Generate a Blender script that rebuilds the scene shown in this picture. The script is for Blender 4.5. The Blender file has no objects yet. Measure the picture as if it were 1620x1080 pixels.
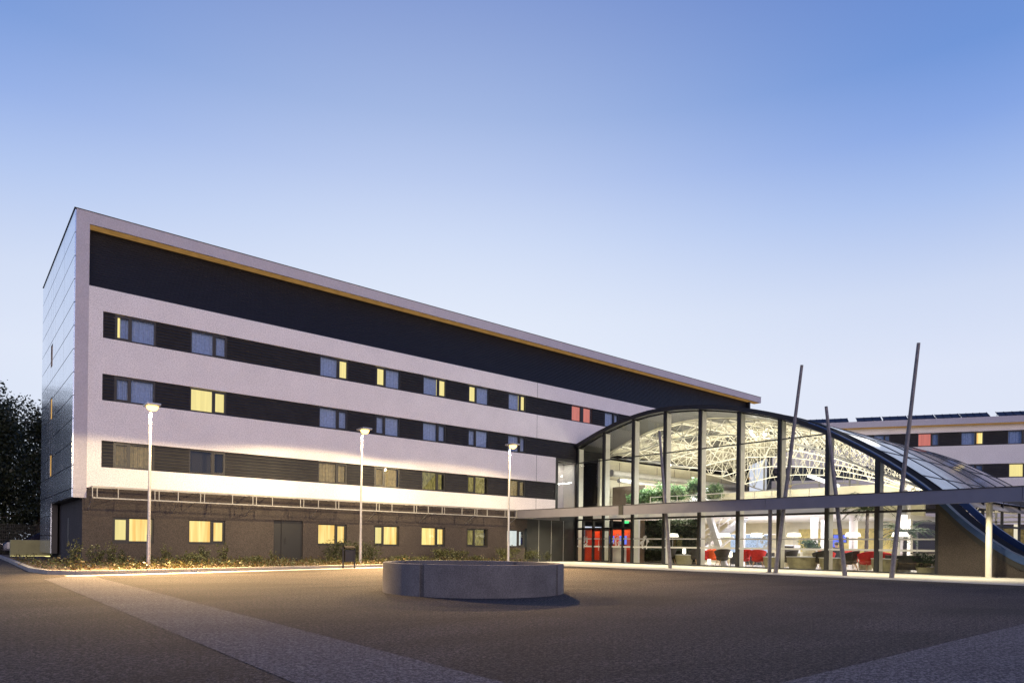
import bpy, bmesh, math, random
from mathutils import Vector, Matrix
R = math.radians
rnd = random.Random(7)
sc = bpy.context.scene
col = sc.collection

# ------------------------------------------------------------------ materials
def nodes(name):
    m = bpy.data.materials.new(name); m.use_nodes = True
    nt = m.node_tree; nt.nodes.clear()
    out = nt.nodes.new('ShaderNodeOutputMaterial')
    return m, nt, out

def N(nt, t, **kw):
    n = nt.nodes.new(t)
    for k, v in kw.items():
        if k.startswith('i_'):
            n.inputs[k[2:]].default_value = v
        else:
            setattr(n, k, v)
    return n

def rgba(c): return (c[0], c[1], c[2], 1.0)

def mat(name, c, rough=.6, metal=0., var=0., vscale=3., fine=0., fscale=60., bump=0., bscale=40., spec=.5, c2=None, slat=None, coat=0.):
    """Principled surface whose colour wanders (var at vscale, fine at fscale) and whose normal is roughened."""
    m, nt, out = nodes(name)
    L = nt.links.new
    p = N(nt, 'ShaderNodeBsdfPrincipled')
    p.inputs['Roughness'].default_value = rough
    p.inputs['Metallic'].default_value = metal
    p.inputs['Specular IOR Level'].default_value = spec
    p.inputs['Coat Weight'].default_value = coat
    L(p.outputs[0], out.inputs[0])
    tc = N(nt, 'ShaderNodeTexCoord')
    src = None
    base = N(nt, 'ShaderNodeRGB'); base.outputs[0].default_value = rgba(c)
    src = base.outputs[0]
    if c2 is not None or var:
        n1 = N(nt, 'ShaderNodeTexNoise', i_Scale=vscale, i_Detail=6., i_Roughness=.6)
        L(tc.outputs['Object'], n1.inputs['Vector'])
        mr = N(nt, 'ShaderNodeMapRange'); mr.inputs[1].default_value = .32; mr.inputs[2].default_value = .68
        L(n1.outputs[0], mr.inputs[0])
        mx = N(nt, 'ShaderNodeMix', data_type='RGBA')
        L(mr.outputs[0], mx.inputs[0])
        cc = c2 if c2 is not None else c
        mx.inputs[6].default_value = rgba([x * (1 - var) for x in c])
        mx.inputs[7].default_value = rgba([min(1, x * (1 + var)) for x in cc])
        src = mx.outputs[2]
    if fine:
        n2 = N(nt, 'ShaderNodeTexNoise', i_Scale=fscale, i_Detail=2.)
        L(tc.outputs['Object'], n2.inputs['Vector'])
        mr2 = N(nt, 'ShaderNodeMapRange'); mr2.inputs[1].default_value = .38; mr2.inputs[2].default_value = .62
        mr2.inputs[3].default_value = 1 - fine; mr2.inputs[4].default_value = 1 + fine
        L(n2.outputs[0], mr2.inputs[0])
        mu = N(nt, 'ShaderNodeVectorMath', operation='SCALE')
        L(src, mu.inputs[0]); L(mr2.outputs[0], mu.inputs['Scale'])
        src = mu.outputs[0]
    L(src, p.inputs['Base Color'])
    h = None
    if bump:
        n3 = N(nt, 'ShaderNodeTexNoise', i_Scale=bscale, i_Detail=4.)
        L(tc.outputs['Object'], n3.inputs['Vector'])
        b = N(nt, 'ShaderNodeBump', i_Strength=bump, i_Distance=.02)
        L(n3.outputs[0], b.inputs['Height'])
        L(b.outputs[0], p.inputs['Normal'])
    return m

def asphalt(name, c, chip, var, patch=1.):
    """rolled gravel surface: dark binder, pale chips at three sizes, streaky patches of wear and of patchy light put into the colour"""
    m, nt, out = nodes(name); L = nt.links.new
    p = N(nt, 'ShaderNodeBsdfPrincipled'); p.inputs['Roughness'].default_value = .92; p.inputs['Specular IOR Level'].default_value = .35; L(p.outputs[0], out.inputs[0])
    tc = N(nt, 'ShaderNodeTexCoord')
    tot = None
    for sc_, w_ in ((80., .28), (42., .33), (22., .27), (12., .12)):
        n = N(nt, 'ShaderNodeTexNoise', i_Scale=sc_, i_Detail=1.5, i_Roughness=.7); L(tc.outputs['Object'], n.inputs['Vector'])
        k = N(nt, 'ShaderNodeMath', operation='MULTIPLY_ADD'); k.inputs[1].default_value = w_; L(n.outputs[0], k.inputs[0])
        if tot is None: k.inputs[2].default_value = 0.
        else: L(tot, k.inputs[2])
        tot = k.outputs[0]
    cr = N(nt, 'ShaderNodeMapRange'); cr.inputs[1].default_value = .484; cr.inputs[2].default_value = .556; L(tot, cr.inputs[0])
    mx = N(nt, 'ShaderNodeMix', data_type='RGBA'); L(cr.outputs[0], mx.inputs[0]); mx.inputs[6].default_value = rgba(c); mx.inputs[7].default_value = rgba(chip)
    mp = N(nt, 'ShaderNodeMapping'); mp.inputs['Scale'].default_value = (.22, .5, 1.); mp.inputs['Rotation'].default_value = (0,0,.5); L(tc.outputs['Object'], mp.inputs[0])
    n2 = N(nt, 'ShaderNodeTexNoise', i_Scale=1.1*patch, i_Detail=6., i_Roughness=.62, i_Distortion=.8); L(mp.outputs[0], n2.inputs['Vector'])  # elongated blotches: wear together with painted streaks of light
    m2 = N(nt, 'ShaderNodeMapRange'); m2.inputs[1].default_value = .32; m2.inputs[2].default_value = .70; m2.inputs[3].default_value = 1-var; m2.inputs[4].default_value = 1+var; L(n2.outputs[0], m2.inputs[0])
    mu = N(nt, 'ShaderNodeVectorMath', operation='SCALE'); L(mx.outputs[2], mu.inputs[0]); L(m2.outputs[0], mu.inputs['Scale'])
    L(mu.outputs[0], p.inputs['Base Color'])
    b = N(nt, 'ShaderNodeBump', i_Strength=.9, i_Distance=.03); L(tot, b.inputs['Height']); L(b.outputs[0], p.inputs['Normal'])
    return m

def emit(name, c, s, var=0., axis_scale=(1, 1, 1), vscale=8., c2=None):
    m, nt, out = nodes(name); L = nt.links.new
    e = N(nt, 'ShaderNodeEmission'); e.inputs[1].default_value = s
    L(e.outputs[0], out.inputs[0])
    if var or c2:
        tc = N(nt, 'ShaderNodeTexCoord'); mp = N(nt, 'ShaderNodeMapping'); mp.inputs['Scale'].default_value = axis_scale
        L(tc.outputs['Object'], mp.inputs[0])
        n = N(nt, 'ShaderNodeTexNoise', i_Scale=vscale, i_Detail=3.); L(mp.outputs[0], n.inputs['Vector'])
        mr = N(nt, 'ShaderNodeMapRange'); mr.inputs[1].default_value = .33; mr.inputs[2].default_value = .67
        L(n.outputs[0], mr.inputs[0])
        mx = N(nt, 'ShaderNodeMix', data_type='RGBA'); L(mr.outputs[0], mx.inputs[0])
        mx.inputs[6].default_value = rgba([x * (1 - var) for x in (c2 or c)]); mx.inputs[7].default_value = rgba(c)
        L(mx.outputs[2], e.inputs[0])
    else:
        e.inputs[0].default_value = rgba(c)
    return m

def glass(name, tint=(1, 1, 1), ior=1.5, rough=0.0, gain=1.0):
    m, nt, out = nodes(name); L = nt.links.new
    t = N(nt, 'ShaderNodeBsdfTransparent'); t.inputs[0].default_value = rgba(tint)
    g = N(nt, 'ShaderNodeBsdfGlossy'); g.inputs['Roughness'].default_value = rough
    f0 = ((ior-1)/(ior+1))**2            # Schlick, the same from both sides of the sheet
    lw = N(nt, 'ShaderNodeLayerWeight'); lw.inputs[0].default_value = .5
    pw = N(nt, 'ShaderNodeMath', operation='POWER'); pw.inputs[1].default_value = 5.; L(lw.outputs['Facing'], pw.inputs[0])
    ma = N(nt, 'ShaderNodeMath', operation='MULTIPLY_ADD'); ma.inputs[1].default_value = 1-f0; ma.inputs[2].default_value = f0; L(pw.outputs[0], ma.inputs[0])
    mm = N(nt, 'ShaderNodeMath', operation='MULTIPLY', use_clamp=True); mm.inputs[1].default_value = gain
    L(ma.outputs[0], mm.inputs[0])
    mx = N(nt, 'ShaderNodeMixShader')
    L(mm.outputs[0], mx.inputs[0]); L(t.outputs[0], mx.inputs[1]); L(g.outputs[0], mx.inputs[2])
    L(mx.outputs[0], out.inputs[0])
    return m

def leafmat(name, c, c2, trans=.25):
    m, nt, out = nodes(name); L = nt.links.new
    p = N(nt, 'ShaderNodeBsdfPrincipled'); p.inputs['Roughness'].default_value = .5
    tr = N(nt, 'ShaderNodeBsdfTranslucent')
    tc = N(nt, 'ShaderNodeTexCoord'); n = N(nt, 'ShaderNodeTexNoise', i_Scale=5., i_Detail=4.)
    L(tc.outputs['Object'], n.inputs['Vector'])
    mr = N(nt, 'ShaderNodeMapRange'); mr.inputs[1].default_value = .35; mr.inputs[2].default_value = .65
    L(n.outputs[0], mr.inputs[0])
    mx = N(nt, 'ShaderNodeMix', data_type='RGBA'); L(mr.outputs[0], mx.inputs[0])
    mx.inputs[6].default_value = rgba(c); mx.inputs[7].default_value = rgba(c2)
    L(mx.outputs[2], p.inputs['Base Color']); L(mx.outputs[2], tr.inputs[0])
    ms = N(nt, 'ShaderNodeMixShader'); ms.inputs[0].default_value = trans
    L(p.outputs[0], ms.inputs[1]); L(tr.outputs[0], ms.inputs[2]); L(ms.outputs[0], out.inputs[0])
    return m

M = {}
M['asphalt'] = asphalt('asphalt', (.005,.005,.0055), (.120,.100,.089), .46)
M['paving'] = asphalt('paving band', (.048,.046,.050), (.215,.200,.200), .16, 2.)
M['apron'] = mat('pale apron concrete', (.46, .44, .40), .8, var=.1, vscale=1.2, fine=.15, fscale=40, bump=.3)
M['kerb'] = mat('kerb stone', (.34, .32, .29), .8, var=.15, vscale=2, fine=.2, bump=.4)
M['concrete'] = mat('cast concrete', (.125, .12, .125), .8, var=.25, vscale=1.2, fine=.22, fscale=45, bump=.35, bscale=60)
M['joint'] = mat('dirty mortar', (.085,.08,.08), .9, var=.3, vscale=3, fine=.3)
M['soil'] = mat('mulch soil', (.075, .05, .03), .95, var=.4, vscale=6, fine=.7, fscale=35, bump=1., bscale=30, c2=(.14, .09, .05))
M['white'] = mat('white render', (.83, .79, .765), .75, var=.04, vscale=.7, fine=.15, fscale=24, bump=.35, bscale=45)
M['shadefin'] = mat('shade toned render of the end frame', (.52, .49, .525), .75, var=.03, vscale=.9, fine=.09, fscale=26, bump=.35, bscale=45)  # white render darkened, the weaker light on the frame put into its colour
M['stucco'] = mat('grey brown stucco', (.056, .045, .040), .85, var=.1, vscale=.9, fine=.3, fscale=30, bump=.8, bscale=45)
M['clad'] = mat('dark slatted cladding', (.021, .020, .021), .6, var=.25, vscale=2, bump=.1)
M['cladtop'] = mat('dark blue attic cladding', (.008, .009, .015), .5, var=.15, vscale=1.5, bump=.1)
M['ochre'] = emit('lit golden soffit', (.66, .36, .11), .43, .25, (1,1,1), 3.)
M['endpanel'] = mat('satin metal panel', (.80, .87, .97), .17, metal=.85, var=.06, vscale=1., bump=.025, bscale=7)
M['frame'] = mat('dark window frame', (.022, .021, .022), .45, var=.1)
M['door'] = mat('dark grey door leaf', (.018, .018, .018), .5, var=.1)
M['steel'] = mat('galvanised steel', (.52, .51, .49), .42, metal=.55, var=.12, vscale=6)
M['rail'] = mat('dull galvanised rail', (.36, .35, .33), .5, metal=.3, var=.15, vscale=6)
M['mast'] = mat('weathered grey mast', (.20, .19, .195), .6, metal=.2, var=.25, vscale=5, fine=.2)
M['fascia'] = mat('grey metal fascia', (.205, .20, .24), .42, metal=.2, var=.08, vscale=1.2, bump=.04, bscale=12)
M['soffit'] = mat('canopy soffit', (.26, .25, .25), .35, metal=.2, var=.1, vscale=1.)
M['matt'] = mat('matt black membrane', (.008,.008,.010), .95, spec=.1)
M['solar'] = mat('dark solar glass', (.014,.016,.026), .5, var=.4, vscale=5)
M['black'] = mat('black metal', (.012, .012, .014), .45, var=.1)
M['bluemetal'] = mat('blue grey metal capping', (.045, .085, .20), .4, metal=.5, var=.1, vscale=2)
M['roofpanel'] = mat('glazed roof panel', (.22, .27, .36), .12, metal=.55, var=.35, vscale=.9, bump=.02, bscale=5)
M['lining'] = mat('grey vault lining', (.055, .055, .053), .45, metal=.2, var=.1, vscale=1.)
M['cream'] = mat('cream vault ceiling', (.17, .155, .115), .85, var=.5, vscale=.6, c2=(.46,.43,.33))
M['truss'] = mat('cream painted steel', (.90, .87, .76), .5, var=.05)
M['mullside'] = mat('pale painted mullion', (.72, .70, .58), .5, var=.05)
M['intwhite'] = mat('white interior paint', (.78, .76, .74), .7, var=.03)
M['intcream'] = mat('cream interior wall', (.66, .62, .48), .7, var=.1, vscale=1.2)
M['intdark'] = mat('dark grey wall', (.020, .021, .022), .4, var=.1)
M['brownwall'] = mat('brown interior wall', (.16, .115, .08), .6, var=.15)
M['yellowwall'] = mat('ochre panelled wall', (.62, .50, .16), .6, var=.25, vscale=3)
M['floor'] = mat('pale lobby floor', (.50, .48, .45), .25, var=.08, vscale=1.5)
M['red'] = mat('red upholstery', (.62, .022, .016), .7, var=.15, vscale=8)
M['redwall'] = mat('red lacquer wall', (.46, .045, .016), .5, var=.1)
M['orange'] = mat('orange upholstery', (.75, .10, .012), .7, var=.15)
M['darkfab'] = mat('charcoal upholstery', (.052, .046, .036), .8, var=.2, vscale=8)
M['olive'] = mat('olive drum', (.34, .31, .17), .6, var=.15, vscale=5)
M['tabletop'] = mat('white table top', (.75, .74, .7), .3)
M['wood'] = mat('pale beech', (.55, .34, .16), .5, var=.2)
M['stone'] = mat('olive lit block', (.30, .29, .14), .8, var=.12, vscale=2, fine=.15)  # concrete block, the olive cast of its lighting put into the colour
M['bark'] = mat('bark', (.07, .055, .045), .9, var=.3, vscale=6, bump=.6, bscale=12)
M['leaf_tree'] = leafmat('tree leaves', (.016, .024, .012), (.04, .05, .022))
M['leaf_shrub'] = leafmat('shrub leaves', (.05, .065, .02), (.13, .13, .045))
M['leaf_dark'] = leafmat('dark shrub leaves', (.03, .04, .014), (.08, .085, .03))
M['leaf_dry'] = leafmat('dry leaves', (.075, .045, .018), (.15, .10, .035))
M['leaf_in'] = leafmat('indoor leaves', (.03, .10, .03), (.30, .46, .20))
M['leaf_wall'] = leafmat('dark plant wall leaves', (.010, .020, .009), (.035, .06, .022))
M['leaf_palm'] = leafmat('palm leaves', (.02, .045, .015), (.06, .10, .03))
M['glass'] = glass('clear glazing', (.95, .96, .95), 1.5, 0., 1.5)
M['winglass'] = glass('window glazing', (.94, .94, .94), 1.5, 0., 2.2)
M['dullglass'] = glass('narrow window glazing', (.95,.95,.95), 1.3, .05, .25)
M['darkglass'] = glass('smoked glazing', (.30, .32, .33), 1.5, 0., 1.0)
M['frost'] = mat('frosted film', (.62, .62, .62), .6)
M['carpaint'] = mat('dark blue car paint', (.012, .014, .035), .15, metal=.3, coat=.8)
M['tyre'] = mat('tyre rubber', (.015, .015, .015), .8)
M['skin'] = mat('skin', (.55, .33, .24), .5)
M['hair'] = mat('dark hair', (.02, .015, .012), .5)
M['cloth'] = mat('dark jacket', (.02, .022, .03), .8)
# things that give off light
M['lampglow'] = emit('lamp glow', (1., .60, .17), 5.)
M['shade'] = emit('lit lamp shade', (1., .93, .78), 2.6)
M['flood'] = emit('floodlight glow', (1., .95, .8), 40.)
M['panel'] = emit('luminous ceiling panel', (1., .98, .95), 2.2)
M['screen'] = emit('screen', (.16, .22, .95), 1.1)
M['exitgreen'] = emit('exit sign', (.08, .9, .25), 1.6)
M['led'] = emit('strip light', (1., .86, .35), 1.6)
M['spotdisc'] = emit('downlight disc', (1., .93, .78), 9.)
CUR = {}
CUR['Y'] = emit('lit yellow curtain', (1., .84, .30), 1.3, .12, (6, 1, .3), 1.3, c2=(1., .58, .13))
CUR['P'] = emit('lit pale curtain', (1., .84, .31), 1.12, .12, (7, 1, .25), 1.5)
CUR['A'] = emit('amber window', (.95, .55, .17), .95, .12, (1, 3, 1), 1.5)
CUR['a'] = emit('dim brown window', (.20, .085, .055), .8, .2, (1, 3, 1), 1.5)
CUR['R'] = emit('lit red curtain', (.74, .21, .15), .95, .2, (8, 1, .25), 1.5)
CUR['W'] = emit('lit white blind', (.86, .95, .90), .95, .08, (1, 1, 2), 1.)
CUR['D'] = mat('sheer olive curtain', (.24, .21, .11), .9, var=.3, vscale=6)
CUR['d'] = emit('dim yellow room', (.62, .52, .16), .62, .65, (5, 1, 1.5), 2.5)
CUR['B'] = mat('pale sheer curtain', (.30, .40, .64), .9, var=.18, vscale=9)
CUR['K'] = mat('dark room', (.012, .01, .01), .9)

# ------------------------------------------------------------------ mesh building
class MB:
    def __init__(s): s.v = []; s.f = []; s.m = []
    def add(s, vs, fs, mi=0):
        o = len(s.v); s.v += [tuple(x) for x in vs]
        for f in fs: s.f.append(tuple(i + o for i in f)); s.m.append(mi)
    def box(s, a, b, mi=0):
        x0, y0, z0 = [min(a[i], b[i]) for i in range(3)]; x1, y1, z1 = [max(a[i], b[i]) for i in range(3)]
        s.add([(x0,y0,z0),(x1,y0,z0),(x1,y1,z0),(x0,y1,z0),(x0,y0,z1),(x1,y0,z1),(x1,y1,z1),(x0,y1,z1)],
              [(0,3,2,1),(4,5,6,7),(0,1,5,4),(1,2,6,5),(2,3,7,6),(3,0,4,7)], mi)
    def beam(s, p, q, w, h, mi=0, up=(0,0,1)):
        p = Vector(p); q = Vector(q); d = (q - p).normalized(); u = Vector(up)
        if abs(d.dot(u)) > .99: u = Vector((1,0,0))
        r = d.cross(u).normalized() * w / 2; t = r.cross(d).normalized() * h / 2
        vs = [p-r-t, p+r-t, p+r+t, p-r+t, q-r-t, q+r-t, q+r+t, q-r+t]
        s.add(vs, [(0,1,2,3),(7,6,5,4),(0,4,5,1),(1,5,6,2),(2,6,7,3),(3,7,4,0)], mi)
    def tube(s, p, q, r0, r1=None, n=8, mi=0, cap=True):
        r1 = r0 if r1 is None else r1
        p = Vector(p); q = Vector(q); d = (q - p).normalized()
        u = Vector((0,0,1)) if abs(d.z) < .95 else Vector((1,0,0))
        a = d.cross(u).normalized(); b = d.cross(a).normalized()
        vs = []
        for c, r in ((p, r0), (q, r1)):
            for k in range(n):
                t = 2*math.pi*k/n; vs.append(c + a*math.cos(t)*r + b*math.sin(t)*r)
        fs = [(k, (k+1)%n, n+(k+1)%n, n+k) for k in range(n)]
        if cap: fs += [tuple(range(n-1,-1,-1)), tuple(range(n, 2*n))]
        s.add(vs, fs, mi)
    def lathe(s, prof, n=24, c=(0,0,0), mi=0, cap=True):
        vs = []; fs = []
        for r, z in prof:
            for k in range(n):
                t = 2*math.pi*k/n; vs.append((c[0]+r*math.cos(t), c[1]+r*math.sin(t), c[2]+z))
        for i in range(len(prof)-1):
            for k in range(n):
                fs.append((i*n+k, i*n+(k+1)%n, (i+1)*n+(k+1)%n, (i+1)*n+k))
        if cap: fs += [tuple(range(n-1,-1,-1)), tuple((len(prof)-1)*n+k for k in range(n))]
        s.add(vs, fs, mi)
    def poly(s, pts, z0, z1=None, mi=0):
        n = len(pts)
        if z1 is None:
            s.add([(x,y,z0) for x,y in pts], [tuple(range(n))], mi); return
        s.add([(x,y,z0) for x,y in pts] + [(x,y,z1) for x,y in pts],
              [tuple(range(n-1,-1,-1)), tuple(range(n,2*n))] + [(k,(k+1)%n,n+(k+1)%n,n+k) for k in range(n)], mi)
    def sweep(s, secs, mi=0, closed=True, caps=True):
        n = len(secs[0]); vs = [v for sec in secs for v in sec]; fs = []
        for i in range(len(secs)-1):
            for k in range(n if closed else n-1):
                fs.append((i*n+k, i*n+(k+1)%n, (i+1)*n+(k+1)%n, (i+1)*n+k))
        if caps and closed: fs += [tuple(range(n-1,-1,-1)), tuple((len(secs)-1)*n+k for k in range(n))]
        s.add(vs, fs, mi)
    def leaf(s, c, size, d=None, mi=0, asp=.5):
        d = Vector(d) if d is not None else Vector((rnd.gauss(0,1), rnd.gauss(0,1), rnd.gauss(0,1)))
        if d.length < 1e-4: d = Vector((0,0,1))
        d.normalize()
        u = d.cross(Vector((rnd.gauss(0,1), rnd.gauss(0,1), rnd.gauss(0,1))))
        if u.length < 1e-4: u = d.orthogonal()
        u.normalize(); c = Vector(c); w = u*size*asp*.5; l = d*size*.5
        s.add([c-l, c+w*.9, c+l, c-w*.9], [(0,1,2,3)], mi)
    def build(s, name, mats, parent=None, off=(0,0,0), smooth=False, bevel=0.):
        me = bpy.data.meshes.new(name)
        o3 = Vector(off)
        me.from_pydata([tuple(Vector(v) - o3) for v in s.v], [], s.f)
        mats = mats if isinstance(mats, (list, tuple)) else [mats]
        for m in mats: me.materials.append(m)
        if len(mats) > 1: me.polygons.foreach_set('material_index', s.m)
        if smooth is True: me.polygons.foreach_set('use_smooth', [True]*len(me.polygons))
        bm = bmesh.new(); bm.from_mesh(me); bmesh.ops.recalc_face_normals(bm, faces=bm.faces)
        if bevel: bmesh.ops.bevel(bm, geom=bm.edges[:], offset=bevel, segments=2, profile=.6, affect='EDGES', clamp_overlap=True)
        bm.to_mesh(me); bm.free()
        if isinstance(smooth, float):
            me.polygons.foreach_set('use_smooth', [True]*len(me.polygons))
            me.set_sharp_from_angle(angle=smooth)
        me.update()
        o = bpy.data.objects.new(name, me); col.objects.link(o)
        if parent is not None: o.parent = parent
        return o

def tag(o, label, cat, group=None):
    o['label'] = label; o['category'] = cat
    if group: o['group'] = group
    return o
def empty(name, loc, rz=0):
    o = bpy.data.objects.new(name, None); col.objects.link(o); o.location = loc; o.rotation_euler = (0,0,rz)
    o.empty_display_size = .3
    return o
def thing(name, label, cat, loc, rz=0, group=None):
    return tag(empty(name, loc, rz), label, cat, group)
def struct(name, mb, m, z=None, **k):
    o = mb.build(name, m, **k); o['kind'] = 'structure'; return o
def copy_tree(o, parent=None):
    c = o.copy(); col.objects.link(c)
    if parent is not None: c.parent = parent
    for ch in [x for x in o.children]: copy_tree(ch, c)
    return c
def kids(o, name): return [c for c in o.children if c.name.split('.')[0] == name]

# ------------------------------------------------------------------ ground
g = MB(); S = 900
g.add([(-S,-S,0),(S,-S,0),(S,S,0),(-S,S,0)], [(0,1,2,3)])
struct('ground', g, M['asphalt'])
b = MB(); b.poly([(2.08,-14),(3.40,-14),(3.40,23.42),(2.62,23.15),(2.08,22.2)], .004)
b.poly([(-14,1.45),(2.0799,1.45),(2.0799,2.82),(-14,2.72)], .004); b.poly([(3.4001,1.5),(40,2.0),(40,3.45),(3.4001,2.80)], .004)
struct('paving_bands', b, M['paving'])
# pale gutter strip in front of the bed and the apron in front of the hall
strip_f = [(2.75,23.3),(4.3,23.55),(6.74,24.4),(9.7,25.35),(15.2,27.0),(19.5,27.2),(25.7,26.0)]
strip_b = [(2.75,24.1),(4.2,24.35),(6.6,25.15),(9.5,26.05),(15.1,27.75),(19.6,27.95),(24.9,27.3)]
b = MB()
n = len(strip_f)
b.add([(x,y,.008) for x,y in strip_f] + [(x,y,.008) for x,y in strip_b], [(i,i+1,n+i+1,n+i) for i in range(n-1)])
struct('gutter_strip', b, M['apron'])
b = MB(); b.poly([(25.7,26.0),(26.1,21.5),(26.45,12),(26.5,-6),(34.25,-6),(34.25,33.9),(24.9,33.9),(24.9,27.3)], .010)
struct('apron_pavement', b, M['apron'])
# planting bed behind a kerb
bed_f = [(2.35,52),(2.30,40),(2.2,32),(2.15,27.4),(2.45,25.2),(3.1,24.45),(4.2,24.42),(6.6,25.22),(9.5,26.12),(15.1,27.82),(19.6,28.02),(24.8,27.4)]
kb = MB()
secs = []
for i,(x,y) in enumerate(bed_f):
    a = Vector(bed_f[max(0,i-1)]); c = Vector(bed_f[min(len(bed_f)-1,i+1)]); d = (c-a).normalized(); nn = Vector((-d.y, d.x))
    p = Vector((x,y)); q = p + nn*.16
    secs.append([(p.x,p.y,0),(p.x,p.y,.125),(q.x,q.y,.13),(q.x,q.y,0)])
kb.sweep(secs)
struct('kerb', kb, M['kerb'])
sb = MB(); sb.poly([(Vector(p)+Vector((.1,.1))).to_tuple() for p in bed_f] + [(24.8,34.3),(4.4,34.3),(4.4,52)], .105)
struct('bed_soil', sb, M['soil'])

# ------------------------------------------------------------------ main hotel wing
YF = 34.08; XA = 4.12; XB = 56.9; YB = 46.2
HB = (30., 40., 0.)
hotel = thing('hotel_building', 'long white four storey wing with dark window bands and a dark attic band', 'building', HB)
def part(mb, name, m, parent=None, **k):
    return mb.build(name, m, hotel if parent is None else parent, off=HB, **k)

COLS = [(5.66,7.30),(8.77,10.42),(15.13,16.78),(18.42,20.03),(21.53,23.2),(24.79,26.46),(28.01,29.56)]
NARROW_LEFT = [1,0,0,1,0,1,0]
rows = {  # floor: (z0, z1, states per column)
 'b1': (9.83, 10.98, ['SB','BB','BP','PB','BP','PB','BP','RR','BB']),
 'b2': (7.13, 8.28, ['BB','PP','BB','BB','BB','BB','BB']),
 'b3': (4.23, 5.39, ['DD','KK','DD','DD','dd','dd','DD']),
}
EXTRA = {'b1': [(33.74,35.85),(37.15,38.7)]}

def make_window(x0, x1, z0, z1, st, narrow_left, y=YF, parent=None, off=HB, equal=False, owner=None, blind=False):
    """dark frame, glazed pane and two curtains; faces -Y"""
    f = MB(); t = .055
    xm = x0 + (x1-x0)*(.5 if equal else (.38 if narrow_left else .63)); mw = .085 if not equal else .3
    y0, y1 = y+.075, y+.165
    f.box((x0,y0,z0),(x1,y1,z0+t)); f.box((x0,y0,z1-t),(x1,y1,z1))
    f.box((x0,y0,z0+t),(x0+t,y1,z1-t)); f.box((x1-t,y0,z0+t),(x1,y1,z1-t))
    f.box((xm-mw/2,y0+.002,z0+t),(xm+mw/2,y1-.002,z1-t))
    # opening sash on the narrow half
    a, c = ((x0+t, xm-mw/2) if narrow_left else (xm+mw/2, x1-t))
    s = .05
    if not equal:
        f.box((a,y0-.012,z0+t),(c,y1-.03,z0+t+s)); f.box((a,y0-.012,z1-t-s),(c,y1-.03,z1-t))
        f.box((a,y0-.012,z0+t+s),(a+s,y1-.03,z1-t-s)); f.box((c-s,y0-.012,z0+t+s),(c,y1-.03,z1-t-s))
    f.box((x0-.03,y0-.06,z0-.045),(x1+.03,y0,z0-.003))          # sill
    own = hotel if owner is None else owner
    w = f.build('window', M['frame'], own, off=off)
    p = MB(); p.add([(x0+t,y0+.05,z0+t),(x1-t,y0+.05,z0+t),(x1-t,y0+.05,z1-t),(x0+t,y0+.05,z1-t)], [(0,1,2,3)])
    p.build('pane', M['winglass'], w, off=off)
    halves = []
    for k,(ca,cb) in enumerate(((x0+t, xm), (xm, x1-t))):
        if st[k] == 'S': halves += [(ca, ca+(cb-ca)*.30, 'Y'), (ca+(cb-ca)*.27, cb, 'B')]
        else: halves.append((ca, cb, st[k]))
    for ca,cb,s_ in halves:
        c = MB()
        if s_ in 'KWd':
            c.box((ca,y1+.25,z0),(cb,y1+.27,z1))
        else:
            nseg = 46; vs = []
            ph = rnd.random()*6; fr = (cb-ca)/.085
            for i in range(nseg+1):
                u = i/nseg; yy = y1+.10 + .022*math.sin(u*fr*2*math.pi+ph) + .012*math.sin(u*fr*3.7+ph*2)
                vs += [(ca+(cb-ca)*u, yy, z0+.01), (ca+(cb-ca)*u, yy, z1-.01)]
            c.add(vs, [(2*i,2*i+2,2*i+3,2*i+1) for i in range(nseg)])
        c.build('curtain', CUR[s_], w, off=off, smooth=(s_ not in 'KWd'))
    return w

# white walls and slatted bands
wallsegs = MB()
def wbox(x0,x1,z0,z1,y0=YF,y1=YF+.35): wallsegs.box((x0,y0,z0),(x1,y1,z1))
wbox(4.66,40.5,10.98,11.95); wbox(4.66,38.0,8.28,9.83); wbox(4.66,32.24,5.39,7.13); wbox(4.66,32.24,3.32,4.23)
for z0,z1 in ((9.83,10.98),(7.13,8.28),(4.23,5.39)): wbox(4.66,5.2,z0,z1)
wbox(40.5,56.9,10.98,11.95)
w = part(wallsegs, 'wall', M['white'])
# fine expansion joints in the render
for x, z0, z1 in ((30.47,10.98,11.95),(30.47,8.28,9.83),(30.47,5.39,7.13),(30.47,3.32,4.23)): jt = MB(); jt.box((x-.012,YF-.002,z0),(x+.012,YF+.05,z1)); part(jt, 'expansion_joint', M['frame'])
def slats(x0,x1,z0,z1,y=YF+.05,pitch=.142,owner=None):
    slat = MB()
    slat.box((x0,y+.03,z0),(x1,y+.2,z1))
    k = int((z1-z0)/pitch); h = (z1-z0)/k
    for i in range(k):
        a = z0+i*h
        slat.add([(x0,y-.03,a+.035),(x1,y-.03,a+.035),(x1,y+.026,a+h-.006),(x0,y+.026,a+h-.006),(x0,y+.028,a+.03),(x1,y+.028,a+.03)],
                 [(0,1,2,3),(0,4,5,1)])
    if owner is None: part(slat, 'slatted_cladding', M['clad'])
    else: slat.build('slatted_cladding', M['clad'], owner)
for key,(z0,z1,st) in rows.items():
    cols = COLS + EXTRA.get(key, [])
    xe = {'b1':56.9,'b2':38.,'b3':32.24}[key]
    xs = 5.2
    for i,(a,c) in enumerate(cols):
        slats(xs,a,z0,z1); xs = c
        make_window(a,c,z0+.03,z1-.03,st[i],NARROW_LEFT[i] if i<7 else 0, equal=(i==7))
    slats(xs,xe,z0,z1)
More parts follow.
